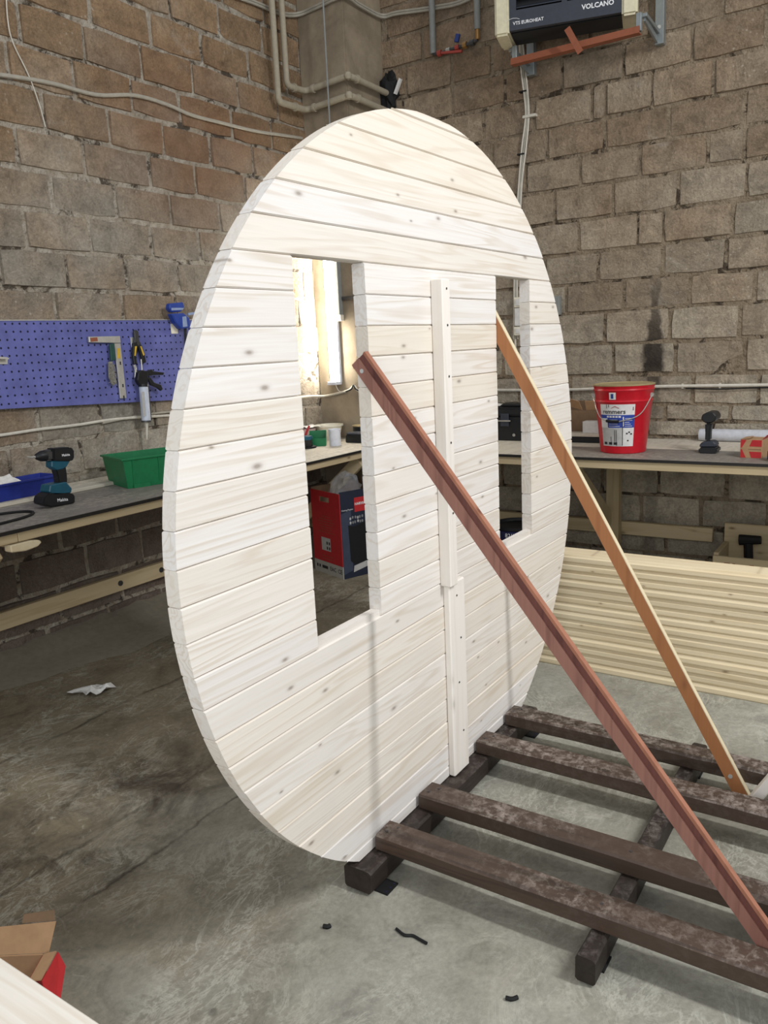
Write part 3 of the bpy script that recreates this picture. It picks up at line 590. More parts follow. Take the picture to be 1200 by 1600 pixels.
A = pw(98, 781, YD - 0.011); u = (pw(110, 779.5, YD - 0.011) - A).normalized()
text('lettering', 'Makita', 0.021, flat(A, u, (0, 0, 1)), 'print_white', q, bold=0.0004)
A = pw(103, 711, YD - 0.001); text('lettering', 'Makita', 0.016, flat(A, (1, 0, -0.02), (0, 0, 1)), 'print_white', q, bold=0.0003)
def bin_(name, label, cat, loc, rotz, lx, ly, h, mat, flare=0.10, wall=0.004, notch=False, feet=True):
    """open tapered storage bin with a rolled rim; local x, y, base at z = 0"""
    o = thing(name, label, cat, loc, rotz); q = MB()
    def ring(s, z, d): return [(-lx / 2 * s + d, -ly / 2 * s + d, z), (lx / 2 * s - d, -ly / 2 * s + d, z), (lx / 2 * s - d, ly / 2 * s - d, z), (-lx / 2 * s + d, ly / 2 * s - d, z)]
    vs = ring(1, 0, 0) + ring(1 + flare, h, 0) + ring(1 + flare, h, wall) + ring(1, wall, wall)
    if notch:
        for k in (4, 5, 8, 9): vs[k] = (vs[k][0], vs[k][1], h * 0.55)
    fs = [(3, 2, 1, 0)] + [(i, (i + 1) % 4, 4 + (i + 1) % 4, 4 + i) for i in range(4)] + [(4 + i, 4 + (i + 1) % 4, 8 + (i + 1) % 4, 8 + i) for i in range(4)] + [(8 + i, 8 + (i + 1) % 4, 12 + (i + 1) % 4, 12 + i) for i in range(4)] + [(12, 13, 14, 15)]
    q.add(vs, fs).build('body', mat, o, local=True, bevel=0.0015)
    if not notch:
        r = MB(); s = 1 + flare; a, b = lx / 2 * s, ly / 2 * s
        for x0, x1, y0, y1 in ((-a - .008, a + .008, -b - .008, -b), (-a - .008, a + .008, b, b + .008), (-a - .008, -a, -b, b), (a, a + .008, -b, b)): r.box(x0, x1, y0, y1, h - .010, h)
        r.build('rim', mat, o, local=True, bevel=0.0015)
    return o
g = bin_('green_crate', 'green plastic crate on the left bench beside the round wall', 'crate', (0.474 + 0.175 * .95 + 0.135 * .31, 2.139 - 0.175 * .31 + 0.135 * .95, ZL), -0.31, 0.35, 0.27, 0.158, 'green_plastic')
for x in (-0.10, 0.10): MB().box(x - .045, x + .045, -0.1425, -0.1365, 0.0, 0.02).build('foot_rib', 'green_plastic', g, local=True)
for x in (-0.14, 0.0, 0.14): MB().prism([(x - .004, -0.1355, 0.02), (x + .004, -0.1355, 0.02), (x + .004, -0.149, 0.146), (x - .004, -0.149, 0.146)], (0, -0.003, 0)).build('rib', 'green_plastic', g, local=True)
t = bin_('blue_tray', 'dark blue plastic tray holding a white sheet, at the left end of the bench', 'tray', (0.005, 2.435, ZL + 0.0185), 0.02, 0.40, 0.13, 0.085, 'blue_plastic', 0.16)
def crumple(name, mat, pts, amp, seed, label=None, cat=None, nx=8, ny=6):
    """crumpled sheet spanning four corner points"""
    r = random.Random(seed); q = MB(); a, b, c, d = map(Vector, pts)
    vs = []
    for i in range(nx + 1):
        for j in range(ny + 1):
            s, t = i / nx, j / ny; p = a * (1 - s) * (1 - t) + b * s * (1 - t) + c * s * t + d * (1 - s) * t
            vs.append(p + Vector((r.uniform(-.3, .3) * amp, r.uniform(-.3, .3) * amp, abs(r.gauss(0, 1)) * amp)))
    n = len(vs); fs = []
    vs += [v + Vector((0, 0, 0.0015)) for v in vs]
    for i in range(nx):
        for j in range(ny):
            k = i * (ny + 1) + j; fs += [(k, k + 1, k + ny + 2, k + ny + 1), (n + k, n + k + ny + 1, n + k + ny + 2, n + k + 1)]
    o = q.add(vs, fs).build(name, mat)
    if label: tag(o, label, cat)
    return o
crumple('paper_sheet', 'white_paper', [(-0.19, 2.39, ZL + 0.075), (0.085, 2.39, ZL + 0.075), (0.055, 2.49, ZL + 0.118), (-0.19, 2.49, ZL + 0.125)], 0.004, 3, 'white sheet lying in the dark blue tray', 'sheet')
q = MB(); c = Vector((-0.36, 2.06, ZL + 0.006)); q.tube([c + Vector((0.235 * math.cos(k * math.pi / 20), 0.115 * math.sin(k * math.pi / 20), 0)) for k in range(40)], 0.006, 8, closed=True)
tag(q.build('black_hose', 'black_rubber', smooth=True), 'loop of thin black hose lying on the left bench', 'hose')
# ------------------------------------------------------------------ things on the bench seen through the left opening
def on_bench(u, v, z=ZL): return at(u, v, 2, z)
p = on_bench(488, 701); q = thing('sanding_pad', 'round teal and black sanding pad at the bench edge in the left opening', 'sanding pad', p)
MB().lathe([(0.052, 0.0), (0.056, 0.004), (0.056, 0.012), (0.048, 0.014)], 28, p + Vector((0.02, 0.05, 0))).build('pad_disc', 'black_rubber', q, smooth=True)
MB().lathe([(0.038, 0.014), (0.040, 0.018), (0.040, 0.058), (0.036, 0.062)], 28, p + Vector((0.005, 0.05, 0))).build('drum', 'black_plastic', q, smooth=True)
MB().lathe([(0.042, 0.060), (0.043, 0.064), (0.043, 0.078), (0.038, 0.084), (0.02, 0.087)], 28, p + Vector((0.005, 0.05, 0))).build('cap', 'teal_plastic', q, smooth=True)
p = on_bench(505, 697); bin_('green_bin', 'small green stacking bin in the left opening beside the white cup', 'bin', p + Vector((0.02, 0.06, 0)), -0.95, 0.115, 0.11, 0.10, 'green_plastic', 0.06, notch=True)
p = on_bench(526, 697); q = thing('white_cup', 'plain white plastic cup on the bench in the left opening', 'cup', p)
MB().lathe([(0.038, 0.0), (0.040, 0.003), (0.042, 0.112), (0.044, 0.115), (0.041, 0.115), (0.038, 0.006)], 28, p + Vector((0.025, 0.03, 0))).build('shell', 'cup_white', q, smooth=True)
p = on_bench(555, 692); q = thing('black_case', 'flat black plastic case lying at the bench end in the left opening', 'case', p)
MB().box(2.385, 2.495, 1.95, 2.15, ZL, ZL + 0.055).build('tray_half', 'black_plastic', q, bevel=0.006)
MB().box(2.387, 2.493, 1.96, 2.14, ZL + 0.0555, ZL + 0.072).build('lid', 'charcoal_panel', q, bevel=0.005)
q = thing('small_radio', 'small black boxy device behind the flat black case', 'radio', (2.56, 1.98, ZL))
MB().box(2.53, 2.62, 1.945, 2.03, ZL, ZL + 0.145).build('body', 'black_plastic', q, bevel=0.005)
for k in range(3): MB().box(2.526, 2.5295, 1.955, 2.015, ZL + 0.085 + k * 0.02, ZL + 0.090 + k * 0.02).build('grille_slot', 'label_grey', q)
p = Vector((2.52, 2.39, ZL)); q = thing('white_bowl', 'pale shallow tub behind the white cup by the column', 'tub', p)
MB().lathe([(0.060, 0.0), (0.085, 0.05), (0.095, 0.095), (0.105, 0.10), (0.105, 0.112), (0.098, 0.112), (0.078, 0.05), (0.05, 0.008)], 28, p).build('shell', 'switch_cream', q, smooth=True)
p = Vector((2.565, 2.125, ZL)); q = thing('dark_pan', 'dark round pan with pale rim behind the flat case', 'pan', p)
MB().lathe([(0.060, 0.0), (0.064, 0.03), (0.067, 0.10), (0.061, 0.10), (0.058, 0.02)], 28, p).build('shell', 'black_plastic', q, smooth=True)
MB().lathe([(0.061, 0.1005), (0.071, 0.1005), (0.071, 0.108), (0.061, 0.108)], 28, p).build('rim', 'bucket_lid', q, smooth=True)
p = Vector((2.36, 2.47, ZL)); q = thing('pink_tub', 'pinkish tub topped with a crumpled white sheet in the left opening', 'tub', p)
MB().lathe([(0.055, 0.0), (0.062, 0.10), (0.058, 0.10), (0.05, 0.006)], 24, p).build('shell', 'pink_tub', q, smooth=True)
o = crumple('crumpled_paper', 'white_paper', [(2.30, 2.40, ZL + 0.105), (2.44, 2.38, ZL + 0.108), (2.46, 2.52, ZL + 0.105), (2.31, 2.52, ZL + 0.11)], 0.008, 6, 'crumpled white sheet lying on the pinkish tub', 'sheet', 5, 5)
p = on_bench(483, 690); q = thing('pruning_shears', 'shears with red handles standing beside the pinkish tub', 'shears', p)
for s in (-1, 1): MB().tube(smooth_path([(2.205 + s * .006, 2.39, ZL + 0.006), (2.22 + s * .018, 2.395 - s * 0.01, ZL + 0.07), (2.235 + s * .03, 2.40 - s * .03, ZL + 0.13)], 4), 0.008, 8).build('handle', 'red_handle', q, smooth=True)
MB().bar((2.21, 2.39, ZL + 0.004), (2.18, 2.36, ZL + 0.008), 0.02, 0.006).build('blade', 'metal_dark', q)
MB().tube([(2.25, 2.43, ZL + 0.13), (2.235, 2.445, ZL + 0.20)], 0.006, 6).build('tang', 'black_plastic', q)
# ------------------------------------------------------------------ stove carton under the bench
c0 = Vector((1.888, 1.858, 0)); v_ = Vector((0.119, 0.331, 0)).normalized(); u_ = Vector((v_.y, -v_.x, 0))
q = thing('stove_carton', 'tall open red and dark printed carton with a stove picture, under the left bench', 'carton', c0)
LU, LV, H = 0.40, 0.352, 0.585; tk = 0.005
f1 = MB().obox(c0, v_ * LV, u_ * tk, (0, 0, H - 0.02)); 
# red side has a hand slot: four strips round the hole
rs_ = MB(); hs = (0.36, 0.70); hz = (0.50, 0.535)
for a0, a1, z0, z1 in ((0, 1, 0.085, hz[0]), (0, hs[0], hz[0], hz[1]), (hs[1], 1, hz[0], hz[1]), (0, 1, hz[1], H - 0.012)): rs_.obox(c0 + v_ * LV * a0 + Vector((0, 0, z0)), v_ * LV * (a1 - a0), u_ * tk, (0, 0, z1 - z0))
red = rs_.build('red_side', 'carton_red', q)
MB().obox(c0, v_ * LV, u_ * tk, (0, 0, 0.0845)).build('grey_band', 'carton_grey', red)
fr_ = MB().obox(c0 + u_ * tk, u_ * (LU - tk), v_ * tk, (0, 0, H)).build('picture_side', 'carton_navy', q)
MB().obox(c0 + v_ * (LV - tk) + u_ * tk, u_ * (LU - tk), v_ * tk, (0, 0, H)).build('back_side', 'cardboard_dark', q)
MB().obox(c0 + u_ * (LU - tk) + v_ * tk, u_ * tk, v_ * (LV - 2 * tk), (0, 0, H)).build('far_side', 'cardboard_dark', q)
MB().obox(c0 + u_ * tk + v_ * tk, u_ * (LU - 2 * tk), v_ * (LV - 2 * tk), (0, 0, 0.006)).build('base', 'cardboard_dark', q)
def pic(nm, mat, pts, k=1): return MB().prism([c0 - v_ * 0.0004 * k + u_ * (a * 0.62) + Vector((0, 0, b)) for a, b in pts], -v_ * 0.0004).build(nm, mat, fr_)
pic('printed_mist', 'carton_blue_grey', [(0.012, 0.03), (0.13, 0.05), (0.14, 0.46), (0.012, 0.44)])
pic('printed_floor', 'label_blue' if False else 'carton_blue_grey', [(0.012, 0.175), (0.12, 0.19), (0.12, 0.21), (0.012, 0.195)], 2)
pic('printed_stove', 'black_plastic', [(0.105, 0.115), (0.16, 0.085), (0.34, 0.10), (0.34, 0.37), (0.16, 0.345), (0.095, 0.36)], 3)
pic('printed_base', 'label_grey', [(0.135, 0.035), (0.34, 0.06), (0.34, 0.10), (0.145, 0.078)], 4)
rr = random.Random(4)
for k in range(12):
    a, b = 0.13 + 0.03 * (k % 6) + rr.uniform(-.005, .005), 0.375 + 0.028 * (k // 6) + rr.uniform(-.004, .004)
    pic('printed_stone', 'stone_grey' if k % 3 else 'label_grey', [(a + 0.013 * math.cos(j) , b + 0.011 * math.sin(j)) for j in (0.3, 1.5, 2.6, 3.9, 5.2)], 4)
pic('printed_logo', 'carton_red', [(0.185, 0.44), (0.33, 0.44), (0.33, 0.535), (0.185, 0.535)], 5)
text('lettering', 'HARVIA', 0.024, flat(c0 - v_ * 0.0035 + u_ * 0.160 + Vector((0, 0, 0.492)), u_, (0, 0, 1)), 'print_white', fr_, bold=0.0006)
text('lettering', 'Heating Passion', 0.0145, flat(c0 - v_ * 0.003 + u_ * 0.058 + Vector((0, 0, 0.462)), u_, (0, 0, 1)), 'print_white', fr_)
def side(a, z, k=1): return c0 - u_ * 0.0005 * k + v_ * a + Vector((0, 0, z))
def lab(nm, mat, a0, a1, z0, z1, k=1): return MB().prism([side(a0, z0, k), side(a1, z0, k), side(a1, z1, k), side(a0, z1, k)], -u_ * 0.0004).build(nm, mat, red)
lab('sticker', 'label_grey', 0.135, 0.245, 0.165, 0.255)
for k in range(4): lab('sticker_print', 'print_dark', 0.14 + 0.028 * (k % 2) , 0.155 + 0.028 * (k % 2), 0.175 + 0.035 * (k // 2), 0.195 + 0.035 * (k // 2), 3)
for k, w in enumerate((0.10, 0.16, 0.2, 0.17, 0.15, 0.12, 0.2)): lab('printed_line', 'rusty_paint', 0.175 - w / 2, 0.175 + w / 2, 0.40 - k * 0.018, 0.4035 - k * 0.018)
for k in range(2): lab('printed_line', 'rusty_paint', 0.11, 0.25, 0.125 - k * 0.02, 0.1285 - k * 0.02)
text('lettering', 'EAC  CE', 0.04, flat(side(0.085, 0.045), -v_, (0, 0, 1)), 'print_dark', red, bold=0.0006)
for a, w in ((0.315, .018), (0.285, .018), (0.22, .07)): lab('printed_mark', 'print_dark', a - w / 2, a + w / 2, 0.035, 0.056)
# clear packing inside
pc = c0 + u_ * 0.2 + v_ * 0.17
def blob(name, mat, c, rx, ry, rz, amp, seed, n=14, m=9):
    r = random.Random(seed); q = MB(); vs = []
    for i in range(m + 1):
        for j in range(n):
            th = math.pi * i / m; ph = 2 * math.pi * j / n; k = 1 + r.uniform(-amp, amp)
            vs.append(Vector(c) + Vector((rx * k * math.sin(th) * math.cos(ph), ry * k * math.sin(th) * math.sin(ph), rz * k * math.cos(th))))
    fs = [(i * n + j, i * n + (j + 1) % n, (i + 1) * n + (j + 1) % n, (i + 1) * n + j) for i in range(m) for j in range(n)]
    return q.add(vs, fs).build(name, mat)
pk = blob('plastic_wrap', 'clear_film', pc + Vector((-.03, 0, 0.56)), 0.11, 0.10, 0.11, 0.22, 8); tag(pk, 'bundle of clear plastic wrap bulging from the stove carton', 'plastic wrap')
q = MB().box(0, 0, 0, 0, 0, 0); q = MB(); q.obox(pc + u_ * 0.09 + Vector((0, -0.13, 0.40)), u_ * 0.06, v_ * 0.012, (0.0, 0.02, 0.24)); o = q.build('orange_packet', 'orange_plastic', bevel=0.003); tag(o, 'orange packet sticking out of the stove carton', 'packet')
q = MB().tube([pc + u_ * 0.06 + Vector((0.065 * math.cos(k * math.pi / 10), -0.10, 0.63 + 0.065 * math.sin(k * math.pi / 10))) for k in range(20)], 0.006, 8, closed=True)
tag(q.build('plastic_ring', 'clear_film', smooth=True), 'clear plastic ring on top of the stove carton', 'ring')
# ------------------------------------------------------------------ things on the right bench
BC = Vector((2.49, 0.205, ZR)); RB, RT, HB = 0.128, 0.168, 0.385
q = thing('paint_bucket', 'red metal paint bucket with white and blue label on the right bench', 'bucket', BC)
def rad(h): return RB + (RT - RB) * h / HB
MB().lathe([(RB - .004, 0.0), (RB, 0.004), (rad(.29), .29), (rad(.29) + .006, .298), (rad(.29) + .001, .306), (rad(.36), .355), (rad(.36) + .006, .362), (rad(.36) + .002, .37), (rad(HB) + .004, HB), (rad(HB) - .006, HB), (rad(.35) - .008, .35)], 48, BC).build('body', 'bucket_red', q, smooth=True)
MB().lathe([(RT - .004, HB - .002), (RT + .004, HB + .001), (RT + .005, HB + .008), (RT - .004, HB + .010), (RT - .012, HB + .004)], 48, BC).build('lid', 'bucket_lid', q, smooth=True)
A0 = math.atan2(CAM.y - BC.y, CAM.x - BC.x)     # side of the bucket turned to the room
def cone(a, h, d=0.001):
    r = rad(h) + d; return BC + Vector((r * math.cos(a), r * math.sin(a), h))
LABEL_SHIFT = 0.27
def patch(nm, mat, u0, u1, h0, h1, d, par):
    n = max(2, int(abs(u1 - u0) / 0.012)); g = MB(); vs = []
    for i in range(n + 1):
        a = A0 - LABEL_SHIFT + (u0 + (u1 - u0) * i / n) / 0.148
        vs += [cone(a, h0, d), cone(a, h1, d)]
    return g.add(vs, [(2 * i, 2 * i + 2, 2 * i + 3, 2 * i + 1) for i in range(n)]).build(nm, mat, par)
lb = patch('label', 'label_white', -0.10, 0.10, 0.045, 0.285, 0.0010, q)
patch('blue_band', 'label_blue', -0.10, 0.10, 0.152, 0.225, 0.0016, lb)
patch('white_tab', 'label_white', -0.10, -0.052, 0.152, 0.205, 0.0022, lb)
patch('grey_area', 'label_grey', -0.098, 0.035, 0.048, 0.150, 0.0016, lb)
for k in range(4): patch('text_line', 'label_white', -0.045, 0.02 - 0.012 * (k % 2), 0.160 + 0.012 * k, 0.1625 + 0.012 * k, 0.0022, lb)
for k in range(5): patch('text_line', 'label_white', 0.048, 0.088 - 0.008 * (k % 3), 0.160 + 0.011 * k, 0.1625 + 0.011 * k, 0.0022, lb)
patch('white_column', 'label_white', 0.036, 0.042, 0.160, 0.215, 0.0022, lb)
for u, h0, h1 in ((-0.035, 0.052, 0.10), (-0.012, 0.07, 0.14), (-0.002, 0.048, 0.14), (0.034, 0.05, 0.20), (-0.055, 0.262, 0.284), (-0.042, 0.268, 0.284), (0.088, 0.25, 0.27)): patch('paint_run', 'print_dark', u, u + 0.0035, h0, h1, 0.0028, lb)
for u in (-0.085, -0.05, -0.018): patch('print_block', 'print_dark', u, u + 0.022, 0.054, 0.068, 0.0024, lb)
for u, h in ((0.055, 0.115), (0.068, 0.122), (0.08, 0.112), (0.062, 0.074)): patch('print_sign', 'print_dark', u, u + 0.010, h, h + 0.008, 0.0024, lb)
def onlabel(u0, h0, d=0.0026): return lambda a, b: cone(A0 - LABEL_SHIFT + (u0 + a) / 0.148, h0 + b, d)
text('lettering', 'remmers', 0.036, onlabel(-0.015, 0.243), 'print_dark', lb, bold=0.0005)
for k in range(5): patch('text_line', 'label_white', -0.055 + 0.017 * k, -0.042 + 0.017 * k, 0.210, 0.220, 0.0022, lb)
for s in (-1, 1):
    g = MB().tube([cone(A0 - LABEL_SHIFT + (-0.005 + s * 0.022) / 0.148, 0.263, 0.003), cone(A0 - LABEL_SHIFT - 0.005 / 0.148, 0.275, 0.003)], 0.0015, 5); g.build('roof_mark', 'valve_red', lb)
patch('bright_drop', 'label_white', -0.035, 0.0, 0.312, 0.352, 0.0015, q); patch('drop_shadow', 'valve_blue', -0.026, -0.012, 0.318, 0.345, 0.0022, q)
eL, eR = A0 + math.pi / 2 + 0.05, A0 - math.pi / 2 + 0.30
eL, eR = A0 - math.pi / 2 + 0.1, A0 + math.pi / 2 - 0.45
for a in (eL, eR): MB().lathe([(0.012, -.004), (0.012, 0.004), (0.006, 0.008)], 14, cone(a, 0.33, 0.006), 0).build('handle_lug', 'steel_wire', q, smooth=True)
p0, p1 = cone(eL, 0.33, 0.010), cone(eR, 0.33, 0.010); mid = cone(A0 - 0.35, 0.185, 0.018)
hp = smooth_path([p0, cone(eL * .55 + (A0 - .35) * .45, 0.22, 0.014), cone(A0 - .55, 0.19, 0.012), cone(A0 - .15, 0.19, 0.012), cone(eR * .55 + (A0 - .15) * .45, 0.225, 0.014), p1], 6)
MB().tube(hp, 0.0028, 6).build('wire_handle', 'steel_wire', q, smooth=True)
MB().tube([cone(A0 - .62, 0.192, 0.013), cone(A0 - .40, 0.1895, 0.014), cone(A0 - .15, 0.190, 0.013)], 0.0085, 10).build('hand_grip', 'black_plastic', q, smooth=True)
# impact driver seen end on
p = at(1105, 709, 2, ZR); XD = p.x
q = thing('impact_driver', 'dark cordless driver standing on its battery between bucket and arrow box', 'driver', p)
slab([(1095, 655), (1097, 648), (1105, 644), (1114, 644.5), (1119, 650), (1118, 657), (1111, 661), (1101, 661)], XD + 0.01, 0.13, 0).build('head', 'black_plastic', q, bevel=0.005)
slab([(1101, 661.5), (1112, 661.5), (1110, 675), (1109.5, 689), (1101, 690), (1101.5, 676)], XD + 0.03, 0.05, 0).build('handle', 'black_plastic', q, bevel=0.008, seg=2)
slab([(1092, 696), (1097, 690.5), (1114, 689.5), (1119, 694), (1118, 699), (1093, 699)], XD + 0.012, 0.085, 0).build('battery_mount', 'charcoal_panel', q, bevel=0.006)
slab([(1091, 700), (1120, 699.5), (1120, 708.5), (1112, 710), (1091, 709.5)], XD + 0.0, 0.11, 0).build('battery', 'black_plastic', q, bevel=0.008, seg=2)
# foil roll by the wall
q = thing('foil_roll', 'shiny white roll lying along the wall behind the driver', 'roll', (3.045, -0.5, ZR))
MB().lathe([(0.036, -1.3), (0.038, -1.29), (0.038, -0.108), (0.036, -0.10)], 24, (3.045, 0, ZR + 0.038), 1).build('film', 'foil_roll', q, smooth=True)
MB().lathe([(0.018, -0.0995), (0.018, -0.097)], 16, (3.045, 0, ZR + 0.038), 1).build('core', 'cardboard', q)
# arrow carton
p = at(1156, 715, 2, ZR); q = thing('arrow_box', 'small brown cardboard box with red print and a brown arrow', 'box', p, -0.10)
MB().box(0, 0.13, -0.108, 0, 0, 0.098).build('carton', 'cardboard', q, local=True, bevel=0.001)
fy = lambda pts, nm, mat, d: MB().prism([(-0.0006 * d, a, b) for a, b in pts], (-0.0004, 0, 0)).build(nm, mat, q, local=True)
fy([(-0.002, 0.002), (-0.03, 0.002), (-0.008, 0.046), (-0.002, 0.046)], 'red_print', 'carton_red', 1)
fy([(-0.002, 0.054), (-0.008, 0.054), (-0.03, 0.096), (-0.002, 0.096)], 'red_print', 'carton_red', 1)
fy([(-0.056, 0.002), (-0.106, 0.002), (-0.106, 0.034), (-0.045, 0.034)], 'red_print', 'carton_red', 1)
fy([(-0.045, 0.062), (-0.106, 0.062), (-0.106, 0.096), (-0.058, 0.096)], 'red_print', 'carton_red', 1)
fy([(-0.04, 0.046), (-0.104, 0.046), (-0.104, 0.0475), (-0.04, 0.0475)], 'arrow_line', 'cardboard_dark', 2)
MB().prism([(0.0, -0.106, 0.0985), (0.12, -0.106, 0.0985), (0.11, -0.125, 0.125), (0.01, -0.125, 0.122)], (0, -0.002, 0)).build('flap', 'carton_red', q, local=True)
MB().prism([(0.0, -0.002, 0.0985), (0.10, -0.002, 0.0985), (0.10, -0.04, 0.104), (0.0, -0.045, 0.103)], (0, 0, 0.002)).build('flap', 'cardboard', q, local=True)
p = at(1198, 721, 2, ZR); o = MB().box(p.x, p.x + 0.08, p.y - 0.08, p.y, ZR, ZR + 0.06).build('battery_pack', 'black_plastic', bevel=0.008, seg=2); tag(o, 'black battery pack at the right edge of the right bench', 'battery')
# black tool case seen through the right opening
p = Vector((2.80, 1.02, ZR)); q = thing('tool_case', 'tall black toolbox with metal latches on the right bench in the right opening', 'toolbox', p)
MB().box(2.80, 3.05, 0.86, 1.36, ZR + .001, ZR + 0.165).build('body', 'black_plastic', q, bevel=0.006)
ld = MB().box(2.79, 3.05, 0.85, 1.37, ZR + 0.167, ZR + 0.225).build('lid', 'black_plastic', q, bevel=0.012, seg=2)
MB().box(2.84, 2.98, 0.95, 1.15, ZR + 0.2255, ZR + 0.245).build('handle', 'black_plastic', ld, bevel=0.006)
for y in (0.93, 1.10, 1.29):
    l_ = MB().box(2.782, 2.7895, y - .03, y + .03, ZR + 0.10, ZR + 0.185).build('latch', 'charcoal_panel', q, bevel=0.002)
    MB().bar((2.778, y - .045, ZR + 0.137), (2.778, y + .045, ZR + 0.137), 0.008, 0.008).build('latch_bar', 'steel_wire', l_)
MB().lathe([(0.010, -.003), (0.010, 0.001)], 14, (2.7995, 1.04, ZR + 0.04), 0).build('lock', 'steel_wire', q)
crumple('paper_sheet', 'white_paper', [(2.80, 1.17, ZR + 0.228), (3.02, 1.17, ZR + 0.228), (3.02, 1.36, ZR + 0.23), (2.78, 1.36, ZR + 0.232)], 0.004, 9, 'white sheet lying on the black toolbox lid', 'sheet')
# cardboard boxes just right of the round wall
q = thing('cardboard_box', 'open brown cardboard box with bent flap behind the red bucket', 'box', (2.98, 0.60, ZR + .06))
for a in ((2.90, 3.06, 0.44, 0.444, 0.0605, 0.235), (2.90, 3.06, 0.756, 0.76, 0.0605, 0.235), (3.056, 3.06, 0.445, 0.755, 0.0605, 0.25), (2.90, 2.904, 0.445, 0.755, 0.0605, 0.20)):
    MB().box(a[0], a[1], a[2], a[3], ZR + a[4], ZR + a[5]).build('side', 'cardboard_dark', q)
MB().obox((2.90, 0.60, ZR + 0.20), (-0.04, 0.01, 0.06), (0, 0.15, 0.04), (0.003, 0, 0.002)).build('flap', 'cardboard', q)
MB().obox((2.905, 0.446, ZR + 0.20), (-0.03, 0.0, 0.06), (0, 0.13, 0.0), (0.003, 0, 0.002)).build('flap', 'cardboard', q)
MB().box(2.905, 3.055, 0.445, 0.755, ZR + 0.0605, ZR + 0.064).build('base', 'cardboard_dark', q)
o = MB().box(2.82, 2.895, 0.40, 0.57, ZR + .0605, ZR + 0.135).build('white_carton', 'label_white', bevel=0.002); tag(o, 'small white carton in front of the brown cardboard box', 'box')
q = thing('dark_gap_slab', 'pale board under the cardboard box, on a black slab added as its dark gap', 'tray', (2.95, 0.6, ZR))
MB().box(2.80, 3.07, 0.36, 0.80, ZR + .0005, ZR + 0.04).build('tray', 'black_plastic', q, bevel=0.003)  # black slab added in place of the shaded gap under the board
MB().box(2.79, 3.07, 0.355, 0.80, ZR + 0.0405, ZR + 0.06).build('board', 'worn_plywood', q, bevel=0.002)
# ------------------------------------------------------------------ under the right bench
p = Vector((2.45, 0.86, 0)); q = thing('blue_drum', 'dark blue drum with white lettering under the bench in the right opening', 'drum', p)
MB().lathe([(0.15, 0.0), (0.155, 0.01), (0.155, 0.325), (0.150, 0.33), (0.15, 0.31), (0.02, 0.31)], 40, p).build('body', 'bucket_navy', q, smooth=True)
MB().lathe([(0.150, 0.3305), (0.160, 0.332), (0.160, 0.352), (0.148, 0.352), (0.14, 0.335)], 40, p).build('rim', 'black_plastic', q, smooth=True)
aD = math.atan2(CAM.y - p.y, CAM.x - p.x)
def drum(h): return lambda a, b: p + Vector((0.1565 * math.cos(aD + a / 0.156), 0.1565 * math.sin(aD + a / 0.156), h + b))
text('lettering', '82/1 A-404', 0.038, drum(0.30), 'print_white', q); [MB().add([drum(0.205)(u, w) for u, w in ((k * .03 - .1, 0), (k * .03 - .08, 0), (k * .03 - .08, .022), (k * .03 - .1, .022))], [(0, 1, 2, 3)]).build('printed_mark', 'print_white', q) for k in range(7)]
q = thing('wooden_crate', 'low unpainted wooden crate on the floor under the right bench', 'crate', (2.85, -0.55, 0))
CXa, CXb, CYa, CYb = 2.68, 3.02, -0.86, -0.275
for a in ((CXa, CXa + .02, CYa, CYb, 0, .20), (CXb - .02, CXb, CYa, CYb, 0, .33), (CXa + .02, CXb - .02, CYb - .03, CYb, 0, .215), (CXa + .02, CXb - .02, CYa, CYa + .03, 0, .215)):
    MB().box(*a).build('side', 'bench_pine_side', q, bevel=0.003)
MB().box(CXa + .021, CXb - .021, CYa + .031, CYb - .031, 0, .012).build('base', 'bench_pine_side', q)
for a, w in ((-0.37, .03), (-0.40, .015), (-0.5, .022)): MB().box(CXa - .0006, CXa, a, a + w, 0.13, 0.165).build('rust_stain', 'rusty_paint', q)
q = thing('old_drill', 'dark old power tool lying in the wooden crate', 'power tool', (2.9, -0.45, 0.013))
MB().box(2.86, 2.94, -0.50, -0.39, 0.0125, 0.10).build('base', 'black_rubber', q, bevel=0.01)
MB().tube([(2.90, -0.44, 0.09), (2.90, -0.43, 0.24)], 0.026, 10).build('handle', 'black_rubber', q, smooth=True)
MB().tube([(2.90, -0.50, 0.265), (2.90, -0.38, 0.255)], [0.025, 0.034], 10).build('head', 'black_rubber', q, smooth=True)
# ------------------------------------------------------------------ pipes, cables and lamp in the corner
def pipe(name, label, path, r, mat, clamps=(), bends=()):
    q = thing(name, label, 'pipe', path[0]); MB().tube(path, r, 12).build('pipe_run', mat, q, smooth=True)
    for c, d in clamps: MB().tube([Vector(c) - Vector(d) * .008, Vector(c) + Vector(d) * .008], r * 1.35, 12).build('coupling', mat, q, smooth=True)
    for c in bends: blob_ = MB().lathe([(0.001, -r * 1.35), (r * .95, -r * .95), (r * 1.35, 0), (r * .95, r * .95), (0.001, r * 1.35)], 12, c); blob_.build('elbow', mat, q, smooth=True)
    return q
def bend(pts, rad_=0.045, n=5):
    P = [Vector(p) for p in pts]; out = [P[0]]
    for a, b, c in zip(P[:-2], P[1:-1], P[2:]):
        u = (a - b).normalized(); w = (c - b).normalized(); s, e = b + u * rad_, b + w * rad_
        out += [s * (1 - t) ** 2 + b * 2 * t * (1 - t) + e * t * t for t in [k / n for k in range(n + 1)]]
    return out + [P[-1]]
